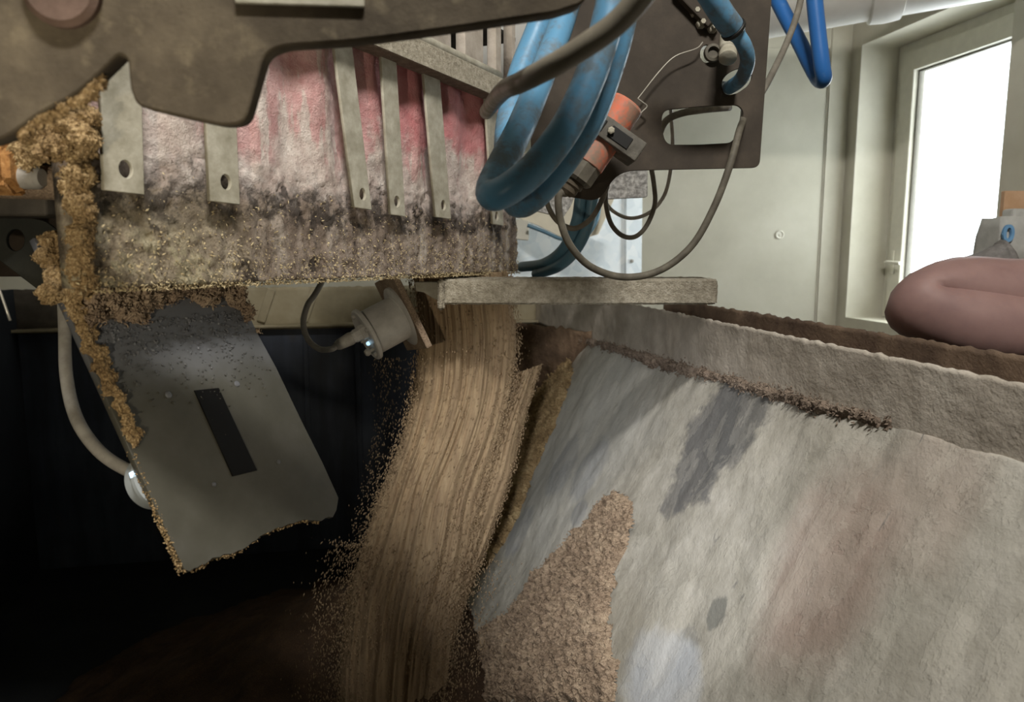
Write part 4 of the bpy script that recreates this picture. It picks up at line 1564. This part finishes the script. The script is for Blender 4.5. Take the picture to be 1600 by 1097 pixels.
# clamp: an open frame around the barrel with dark pockets
cq = MO.inverted() @ pt(958, 212, 1.085)
xa = V((MO.inverted().to_3x3() @ (pt(990, 240, 1.09) - pt(930, 186, 1.09))))
ang = math.atan2(xa.y, xa.x)
MC = MO @ Matrix.Translation((0, 0, cq.z)) @ Matrix.Rotation(ang, 4, 'Z')
M_clampg = dusty('worn_grey_clamp', '4b4740', '5e5a52', '7a756b', 40, 0.6)
hw, hh, hz_ = 0.055, 0.033, 0.015
link('clamp', slab_mesh(rounded([(-hw, -hh), (hw, -hh), (hw, hh), (-hw, hh)], 0.004), [circle2(0, 0, Ro + 0.0005, n=32)], 2 * hz_, 0.0015), M_clampg, ors, MC @ Matrix.Translation((0, 0, hz_)))
vy = MC.inverted().to_3x3() @ V((0, -1, 0))
fy = 1 if vy.y > 0 else -1
for cx_, w_ in ((-0.022, 0.026), (0.018, 0.034)):
    link('clamp_pocket', box_mesh(w_, 0.003, 0.017, 0.0006, center=(cx_, fy * hh, 0)), M_black, ors, MC)
link('clamp_screw', autosmooth(lathe_mesh([(0.005, 0), (0.005, 0.006), (0.003, 0.007)], 6), 20), M_strap, ors, MC @ Matrix.Translation((0.002, fy * (hh + 0.0005), 0)) @ Matrix.Rotation(-fy * math.pi / 2, 4, 'X'))
oc = MO @ V((0, 0, Lo * 1.28))

# ------------------------------------------------------------------ hoses
def hose(name, path, r, mat, label, per=9, seg=18, cat='hose', group=None, M_=None):
    o = link(name, tube_mesh([p if isinstance(p, Vector) else pt(*p) for p in path], r, seg, per), mat, None)
    tag(o, label, cat, group)
    return o


hose('blue_hose', [(905, -60, 0.98), (880, 30, 0.95), (850, 110, 0.90), (815, 195, 0.84), (785, 255, 0.79), (768, 292, 0.755), (772, 305, 0.735), (800, 292, 0.725), (840, 258, 0.725), (884, 200, 0.73), (918, 130, 0.735), (942, 60, 0.74), (958, -10, 0.745), (968, -80, 0.75)],
     0.0155, M_hose, 'dusty blue hose in the front loop hanging beside the belt baffle', 10)
hose('blue_hose', [(862, -60, 1.02), (845, 30, 1.0), (815, 110, 0.97), (795, 190, 0.93), (792, 260, 0.88), (800, 305, 0.84), (815, 318, 0.815), (845, 296, 0.80), (885, 245, 0.80), (922, 185, 0.80), (950, 110, 0.80), (972, 30, 0.80), (985, -60, 0.80)],
     0.0155, M_hose, 'dusty blue hose in the rear loop half hidden behind the front loop', 10)
hose('grey_hose', [(760, 175, 0.92), (785, 143, 0.72), (815, 128, 0.625), (865, 102, 0.575), (920, 68, 0.55), (970, 30, 0.535), (1015, -25, 0.52), (1050, -90, 0.51)],
     0.0085, M_hose_grey, 'thick grey hose crossing in front of the blue hose loops', 9)
hose('blue_hose', [(1075, -60, 1.02), (1105, -15, 1.03), (1128, 22, 1.05), (1145, 45, 1.07), (1162, 70, 1.08), (1168, 95, 1.10), (1160, 120, 1.13), (1146, 133, 1.18), (1132, 138, 1.235), (1112, 132, 1.30)],
     lambda t: 0.0165 if t < 0.33 else (0.0165 - 0.006 * min(1, (t - 0.33) / 0.06)), M_hose, 'pale blue hose bending through the slot of the dark mounting plate', 10)
tie = link('cable_tie', autosmooth(lathe_mesh([(0.0172, -0.003), (0.0180, -0.002), (0.0180, 0.002), (0.0172, 0.003)], 28)), M_black, None, axis_frame(pt(1146, 46, 1.07), pt(1162, 70, 1.08) - pt(1128, 22, 1.05)))
tag(tie, 'black cable tie round the pale blue hose on the mounting plate', 'tie')
hose('blue_hose', [(1268, -90, 1.60), (1272, -10, 1.60), (1278, 50, 1.60), (1284, 100, 1.60), (1287, 122, 1.61), (1280, 124, 1.635), (1266, 100, 1.66), (1246, 60, 1.70), (1222, 15, 1.74), (1190, -50, 1.80)],
     0.0165, M_hose_clean, 'clean bright blue hose hanging in a V at the top right of the plate', 10)
hose('dark_hose', [(913, 250, 1.55), (907, 310, 1.55), (900, 350, 1.56), (880, 390, 1.60), (850, 412, 1.70), (815, 417, 1.85)], 0.0125, M_hose_dark, 'left of two dark blue hoses curving down behind the dark plate')
hose('dark_hose', [(932, 250, 1.55), (926, 310, 1.55), (917, 355, 1.56), (898, 392, 1.58), (872, 416, 1.63), (838, 428, 1.75)], 0.0125, M_hose_dark, 'right of two dark blue hoses curving down behind the dark plate')

# ------------------------------------------------------------------ cables
hose('cable', [oc, (873, 305, 1.095), (876, 345, 1.10), (892, 385, 1.11), (925, 418, 1.13), (975, 433, 1.15), (1030, 423, 1.15), (1080, 385, 1.15), (1115, 325, 1.15), (1140, 260, 1.15), (1155, 205, 1.17), (1161, 188, 1.21), (1163, 172, 1.28)], 0.0056, M_cable_dark,
     'long dark grey cable looping from the orange sensor up to the mounting plate', 9, 12, 'cable')
hose('cable', [(962, 205, 1.215), (961, 222, 1.30), (958, 240, 1.35), (950, 285, 1.35), (938, 318, 1.35), (922, 343, 1.35), (898, 357, 1.35), (874, 348, 1.35), (858, 326, 1.36), (852, 296, 1.34), (856, 270, 1.25), (858, 258, 1.215)], 0.0048, M_cable, 'grey cable crossing behind the long cable below the mounting plate', 8, 10, 'cable')
hose('cable', [(925, 262, 1.215), (938, 272, 1.34), (946, 290, 1.40), (947, 320, 1.40), (955, 350, 1.40), (972, 368, 1.40), (992, 370, 1.40), (1010, 353, 1.40), (1023, 320, 1.40), (1022, 290, 1.40), (1016, 255, 1.38), (1010, 238, 1.30), (1008, 230, 1.214)], 0.0045, M_cable, 'small round loop of grey cable below the mounting plate', 8, 10, 'cable')
hose('cable', [(920, 270, 1.214), (926, 292, 1.36), (942, 310, 1.48), (958, 330, 1.48), (985, 341, 1.48), (1015, 332, 1.48), (1038, 305, 1.48), (1048, 265, 1.48), (1051, 225, 1.48), (1049, 185, 1.46), (1047, 158, 1.36), (1046, 145, 1.213)], 0.0036, M_cable_light, 'thin pale cable drooping below the long slot of the mounting plate', 8, 10, 'cable')
hose('cable', [(1028, 215, 1.42), (1040, 190, 1.42), (1062, 178, 1.42), (1095, 172, 1.44), (1140, 168, 1.5)], 0.0065, M_cable, 'grey cable bent behind the long slot of the mounting plate', 8, 10, 'cable')
hose('cable', [(1258, -60, 1.40), (1250, 5, 1.38), (1232, 60, 1.35), (1210, 108, 1.31), (1190, 145, 1.28), (1165, 180, 1.28)], 0.0058, M_cable, 'grey cable running down behind the right edge of the mounting plate', 8, 10, 'cable')
hose('cable', [(824, 352, 2.80), (850, 362, 2.8), (880, 374, 2.8), (912, 372, 2.8), (932, 345, 2.8), (938, 312, 2.86)], 0.007, M_hose_dark, 'dark cable sagging before the galvanised sheet', 8, 10, 'cable')

# ------------------------------------------------------------------ speckled grey bracket and galvanised sheet behind
M_speck = dusty('speckled_grey_casting', '6b6965', '8e8c88', 'b0aea9', 110, 0.8, 0.1, lo=0.36, hi=0.64)
MGB = facing(pt(900, 310, 1.75), V((0, -1, 0)))
sb = px_plate('grey_casting', MGB, [(790, 240), (1012, 240), (1012, 308), (948, 311), (930, 280), (905, 290), (892, 322), (880, 340), (838, 330), (826, 310)], [], 0.02, M_speck, None, 0.006)
tag(sb, 'speckled grey casting behind the dark mounting plate', 'casting')


def galv():
    m = Mat('galvanised_sheet', 0.4, 0.0, 0.5)
    vo = m.n('ShaderNodeTexVoronoi')
    vo.inputs['Scale'].default_value = 28
    m.l(m.obj(), vo.inputs['Vector'])
    n1 = m.noise(14, 4)
    c = m.mix(0.5, vo.outputs['Color'], n1)
    f = m.n('ShaderNodeRGBToBW')
    m.l(c, f.inputs[0])
    m.color(m.ramp(f.outputs[0], [(0.25, S('dce6ec')), (0.5, S('eaf2f6')), (0.75, S('f6fafb'))]))
    return m.m


gsy = 3.2
gsh = thing('galvanised_sheet', pt(900, 440, gsy), 'bluish galvanised sheet standing behind the beam and cables', 'sheet')
MGS = facing(V((0.15, gsy, 0)), V((0.45, -1, 0)))
px_plate('sheet', MGS, [(700, 300), (1003, 308), (1001, 470), (700, 470)], [], 0.01, galv(), gsh, 0.0, 0.001)
px_plate('edge_strip', MGS @ Matrix.Translation((0, 0, 0.014)), [(979, 308), (1004, 308), (1002, 470), (978, 470)], [], 0.012, galv(), gsh, 0.0, 0.001)
q = MGS.inverted() @ hit(984, 408, MGS.col[3].to_3d(), MGS.col[2].to_3d())
link('screw', autosmooth(lathe_mesh([(0.008, 0.014), (0.008, 0.02), (0.005, 0.022)], 14)), M_cable_light, gsh, MGS @ Matrix.Translation((q.x, q.y, 0)))
MCB = facing(V((0, 2.9, 0)), V((0, -1, 0)))
cb = px_plate('cream_beam', MCB, [(700, 285), (960, 310), (935, 366), (915, 372), (880, 372), (840, 352), (700, 300)], [], 0.03, plain('cream_painted_steel', 'e6dfca', 0.6, var=0.05), None, 0.004)
tag(cb, 'cream painted plate behind the dark hoses', 'plate')
sw = px_plate('junction_box', MCB @ Matrix.Translation((0, 0, 0.05)), [(806, 342), (827, 345), (826, 376), (806, 374)], [], 0.04, M_pvc, None, 0.004, 0.003)
tag(sw, 'small cream junction box beside the right end of the baffle', 'box')

# ------------------------------------------------------------------ person leaning on the outer lip, elbow in view
def skin_body(name, chain, mat, parent=None, subd=2):
    """chain: {name: (pos, radius, parent)} -> one continuous skinned surface"""
    names = list(chain)
    idx = {n: i for i, n in enumerate(names)}
    vs = [chain[n][0] for n in names]
    es = [(idx[n], idx[chain[n][2]]) for n in names if chain[n][2]]
    me = bpy.data.meshes.new('tmp')
    me.from_pydata([tuple(v) for v in vs], es, [])
    o = bpy.data.objects.new('tmp', me)
    COL.objects.link(o)
    md = o.modifiers.new('s', 'SKIN')
    md.use_smooth_shade = True
    for i, n in enumerate(names):
        r = chain[n][1]
        sv = me.skin_vertices[0].data[i]
        sv.radius = r if isinstance(r, tuple) else (r, r)
        sv.use_root = (i == 0)
    m2 = o.modifiers.new('d', 'SUBSURF')
    m2.levels = subd
    m2.render_levels = subd
    bpy.context.view_layer.update()
    me2 = bpy.data.meshes.new_from_object(o.evaluated_get(bpy.context.evaluated_depsgraph_get()))
    bpy.data.objects.remove(o)
    me2.materials.clear()
    return link(name, me2, mat, parent, None, True)


def skin_mat():
    m = Mat('skin', 0.6, 0, 0.35)
    n1 = m.noise(18, 4)
    m.color(m.ramp(n1, [(0.3, S('7d625e')), (0.7, S('8d716b'))]))  # darker than real skin: backlit shade put into the colour
    m.b.inputs['Subsurface Weight'].default_value = 0.15
    m.b.inputs['Subsurface Radius'].default_value = (0.02, 0.008, 0.004)
    m.normal(m.bump(m.noise(300, 3), 0.1, 0.001))
    return m.m


M_skin = skin_mat()
M_shirt = plain('navy_work_shirt', '39405a', 0.9, var=0.15)
M_trouser = plain('dark_work_trousers', '2d2f38', 0.9)
bx, by_ = 1.18, 1.32
per = thing('person', (bx, by_, 0), 'person leaning a bare bent elbow beyond the hopper rim before the window', 'person')
elb = pt(1388, 470, 1.24)
sh_l = V((1.05, 1.20, 1.47))
wrist = V((0.93, 1.13, 1.24))
body = {
    'pelvis': (V((bx + 0.10, by_, 0.90)), (0.15, 0.11), None),
    'waist': (V((bx + 0.08, by_, 1.03)), (0.13, 0.10), 'pelvis'),
    'chest': (V((bx + 0.04, by_, 1.21)), (0.16, 0.11), 'waist'),
    'upper': (V((bx + 0.0, by_, 1.33)), (0.14, 0.09), 'chest'),
    'neck': (V((bx - 0.03, by_, 1.44)), 0.055, 'upper'),
    'jaw': (V((bx - 0.06, by_, 1.51)), 0.07, 'neck'),
    'head': (V((bx - 0.065, by_, 1.59)), 0.092, 'jaw'),
    'crown': (V((bx - 0.05, by_, 1.66)), 0.07, 'head'),
    'sl': (V((bx - 0.03, by_ - 0.15, 1.335)), 0.062, 'upper'),
    'el0': (elb + V((0.23, 0.0, 0.000)), 0.064, 'sl'),
    'el1': (elb + V((0.12, 0.02, 0.014)), 0.080, 'el0'),
    'el': (elb + V((0.01, 0, -0.004)), 0.062, 'el1'),
    'fa1': (elb + V((0.10, -0.02, -0.034)), 0.070, 'el'),
    'fa2': (elb + V((0.21, -0.04, -0.048)), 0.064, 'fa1'),
    'wr': (elb + V((0.29, -0.06, -0.04)), 0.034, 'fa2'),
    'palm': (elb + V((0.345, -0.06, -0.01)), (0.042, 0.024), 'wr'),
    'sr': (V((bx - 0.02, by_ + 0.17, 1.335)), 0.062, 'upper'),
    'er': (V((bx + 0.04, by_ + 0.26, 1.07)), 0.046, 'sr'),
    'wrr': (V((bx - 0.04, by_ + 0.2, 0.86)), 0.032, 'er'),
    'palmr': (V((bx - 0.06, by_ + 0.18, 0.78)), (0.04, 0.022), 'wrr'),
    'hl': (V((bx + 0.11, by_ - 0.10, 0.82)), 0.085, 'pelvis'),
    'kl': (V((bx + 0.05, by_ - 0.11, 0.48)), 0.06, 'hl'),
    'al': (V((bx + 0.11, by_ - 0.12, 0.09)), 0.045, 'kl'),
    'tl': (V((bx - 0.03, by_ - 0.13, 0.04)), 0.04, 'al'),
    'hr': (V((bx + 0.11, by_ + 0.10, 0.82)), 0.085, 'pelvis'),
    'kr': (V((bx + 0.05, by_ + 0.11, 0.48)), 0.06, 'hr'),
    'ar': (V((bx + 0.11, by_ + 0.12, 0.09)), 0.045, 'kr'),
    'tr': (V((bx - 0.03, by_ + 0.13, 0.04)), 0.04, 'ar'),
}
# fingers of both hands, rooted in the palms
for hnd, root, dirv, spread_ in (('l', body['palm'][0], V((0.75, 0.15, 0.6)), V((0, 1, 0))), ('r', body['palmr'][0], V((-0.25, -0.1, -1)), V((0, 1, 0)))):
    dirv = dirv.normalized()
    for k, ln in enumerate((0.036, 0.042, 0.040, 0.032)):
        b0 = root + spread_ * (k - 1.5) * 0.019 + dirv * 0.02
        body[f'{hnd}f{k}a'] = (b0 + dirv * 0.014, 0.009, 'palm' if hnd == 'l' else 'palmr')
        body[f'{hnd}f{k}b'] = (b0 + dirv * (0.014 + ln) + V((-0.006, 0, -0.004)), 0.0085, f'{hnd}f{k}a')
        body[f'{hnd}f{k}c'] = (b0 + dirv * (0.010 + ln * 1.6) + V((-0.022, 0, -0.012)), 0.0075, f'{hnd}f{k}b')
    th = root - spread_ * 0.035
    body[f'{hnd}ta'] = (th + dirv * 0.0, 0.011, 'palm' if hnd == 'l' else 'palmr')
    body[f'{hnd}tb'] = (th - spread_ * 0.018 + dirv * 0.03, 0.0095, f'{hnd}ta')
bo = skin_body('body', body, M_skin, per, 2)
hd_c = body['head'][0]
# face
for s in (-1, 1):
    link('eye', autosmooth(lathe_mesh([(0.002, -0.010), (0.010, -0.004), (0.011, 0.0), (0.009, 0.006), (0.003, 0.010)], 16)), plain('eye_white_' + str(s), 'd8d4cc', 0.2), per, axis_frame(hd_c + V((-0.083, s * 0.032, -0.005)), V((-1, 0, 0))))
    link('ear', autosmooth(lathe_mesh([(0.01, -0.006), (0.026, -0.004), (0.030, 0.002), (0.022, 0.006), (0.012, 0.002)], 18)), M_skin, per, axis_frame(hd_c + V((0.005, s * 0.093, -0.015)), V((0, s, 0))))
link('nose', tube_mesh([hd_c + V((-0.086, 0, 0.0)), hd_c + V((-0.104, 0, -0.025)), hd_c + V((-0.09, 0, -0.036))], lambda t: 0.008 + 0.006 * t, 10, 5), M_skin, per)
link('mouth', tube_mesh([hd_c + V((-0.075, -0.024, -0.062)), hd_c + V((-0.086, 0, -0.060)), hd_c + V((-0.075, 0.024, -0.062))], 0.005, 8, 6), plain('lips', '9c5a54', 0.5), per)
hb = []
for k in range(60):
    a_, b_ = rng.uniform(0, 2 * math.pi), rng.uniform(0.15, 1.35)
    dvec = V((math.cos(a_) * math.cos(b_), math.sin(a_) * math.cos(b_), math.sin(b_)))
    if dvec.x < -0.55 and dvec.z < 0.6:
        continue
    hb.append((hd_c + V((0.008, 0, 0.02)) + V((dvec.x * 0.088, dvec.y * 0.084, dvec.z * 0.10)), 0.022))
link('hair', blob_mesh(hb, 0.008, 0.004, 60), plain('dark_hair', '3a2f28', 0.7), per, None, True)


def garment(name, keys, grow, mat, cut=None):
    ch = {}
    for k in keys:
        p, r, par = body[k]
        rr_ = tuple(x + grow for x in r) if isinstance(r, tuple) else r + grow
        ch[k] = (p, rr_, par if par in keys else None)
    return skin_body(name, ch, mat, per, 2)


body_s = dict(body)
body['slv_l'] = (body['sl'][0].lerp(body['el0'][0], 0.35), 0.062, 'sl')
body['slv_r'] = (body['sr'][0].lerp(body['er'][0], 0.5), 0.055, 'sr')
garment('shirt', ['pelvis', 'waist', 'chest', 'upper', 'sl', 'slv_l', 'sr', 'slv_r'], 0.016, M_shirt)
garment('trousers', ['pelvis', 'hl', 'kl', 'al', 'hr', 'kr', 'ar'], 0.02, M_trouser)
for s, k in ((-1, 'l'), (1, 'r')):
    a_ = body['a' + k][0]
    link('shoe', autosmooth(box_mesh(0.27, 0.10, 0.07, 0.03, 3)), M_black, per, Matrix.Translation((a_.x - 0.06, a_.y, 0.037)))

# ------------------------------------------------------------------ bench behind the person with sack, board and cloth
bz = 1.12
tb0 = V((1.22, 1.95, 0))
M_wood = dusty('pale_plywood', 'b08a68', 'c09b79', 'cda98a', 9, 0.7, bump=0.08)
bench = thing('work_bench', (1.62, 2.0, 0), 'wooden work bench below the window behind the person', 'bench')
link('bench_top', box_mesh(0.62, 0.5, 0.03, 0.004, center=(1.53, 2.02, bz - 0.015)), M_wood, bench)
for lx_, ly_ in ((1.26, 1.81), (1.26, 2.23), (1.79, 1.81), (1.79, 2.23)):
    link('leg', box_mesh(0.05, 0.05, bz - 0.03, 0.004, center=(lx_, ly_, (bz - 0.03) / 2)), M_wood, bench)


def sack_front(px, py):
    return hit(px, py, V((0, 1.98, 0)), V((0, -1, 0)))


# paper sack: a pillow shaped body
sl_, sr_ = sack_front(1566, 400).x, sack_front(1730, 400).x
szt = sack_front(1600, 338).z
vs = []
nu, nv = 40, 40
Ps = []
M_paper = dusty('white_paper_sack', 'a5a49f', 'b4b3ae', 'c4c3be', 14, 0.8, bump=0.3, bscale=25, bdist=0.01)
sack = thing('paper_sack', ((sl_ + sr_) / 2, 2.05, bz), 'white paper sack with blue print standing at the right edge', 'sack')
bm = bmesh.new()
bmesh.ops.create_cube(bm, size=1.0)
bmesh.ops.subdivide_edges(bm, edges=bm.edges[:], cuts=9, use_grid_fill=True)
for v in bm.verts:
    x, y, z = v.co
    w = 1 - 0.25 * abs(2 * z) ** 4
    e = 1 - 0.18 * abs(2 * x) ** 3
    v.co = V((x * (sr_ - sl_) * (1 - 0.05 * abs(2 * z) ** 3), y * 0.14 * w * e, z * (szt - bz)))
    v.co += V((0.004 * noise.noise(v.co * 30), 0.006 * noise.noise(v.co * 22 + V((4, 0, 0))), 0.004 * noise.noise(v.co * 18 + V((9, 0, 0)))))
MS = Matrix.Translation(((sl_ + sr_) / 2, 2.05, (szt + bz) / 2))
link('sack_body', bm_mesh(bm), M_paper, sack, MS, True)
M_blue = plain('blue_print', '6f9cc4', 0.8, var=0.1)


def text_mesh(txt, size, t):
    cu = bpy.data.curves.new('tmp', 'FONT')
    cu.body = txt
    cu.size = size
    cu.extrude = t
    cu.align_x = 'CENTER'
    cu.align_y = 'CENTER'
    cu.offset = 0.0012
    o = bpy.data.objects.new('tmp', cu)
    COL.objects.link(o)
    bpy.context.view_layer.update()
    me = bpy.data.meshes.new_from_object(o.evaluated_get(bpy.context.evaluated_depsgraph_get()))
    bpy.data.objects.remove(o)
    me.materials.clear()
    return me


tp = hit(1579, 366, V((0, 1.972, 0)), V((0, -1, 0)))
link('printed_figure', text_mesh('0', 0.062, 0.004), M_blue, sack, frame(V((tp.x, 1.982, tp.z)), V((1, 0, 0)), V((0, 0, 1)), V((0, -1, 0))))
link('folded_top', box_mesh((sr_ - sl_) * 0.8, 0.05, 0.03, 0.008, 2, center=((sl_ + sr_) / 2 + 0.02, 2.05, szt + 0.008)), M_paper, sack)
wbp = hit(1571, 298, V((0, 2.15, 0)), V((0, -1, 0)))
board = link('plywood_board', box_mesh(0.5, 0.018, wbp.z - bz, 0.002, center=(wbp.x + 0.25, 2.16, (wbp.z + bz) / 2)), M_wood, None)
tag(board, 'pale plywood board standing behind the paper sack at the right edge', 'board')
# grey cloth lying in front of the sack
P = []
c0 = [(1452, 412), (1475, 406), (1510, 398), (1535, 390), (1556, 379), (1566, 372), (1574, 380)]
for j in range(14):
    row = []
    for i in range(40):
        u = i / 39
        pth = lerp_path([(a, b, 0) for a, b in c0], u)
        f = j / 13
        p = hit(pth.x, pth.y + 3.0, V((0, 1.80, 0)), V((0, -1, 0)))
        zt = p.z
        prof = math.sin(math.pi * f) ** 0.6 * min(1, 0.25 + u * 8)
        z = bz + 0.003 + (zt - bz - 0.003) * prof + 0.004 * noise.fractal(V((u * 9, f * 6, 2)), 0.8, 2, 3)
        row.append((p.x + 0.01 * noise.noise(V((u * 4, f * 3, 8))), 1.70 + 0.20 * f, z))
    P.append(row)
cl = link('grey_cloth', grid_mesh(P), dusty('grey_cloth', '6f6b68', '7d7976', '8d8986', 60, 0.95, bump=0.5), None, None, True)
tag(cl, 'crumpled grey cloth lying behind the bare elbow in front of the window', 'cloth')
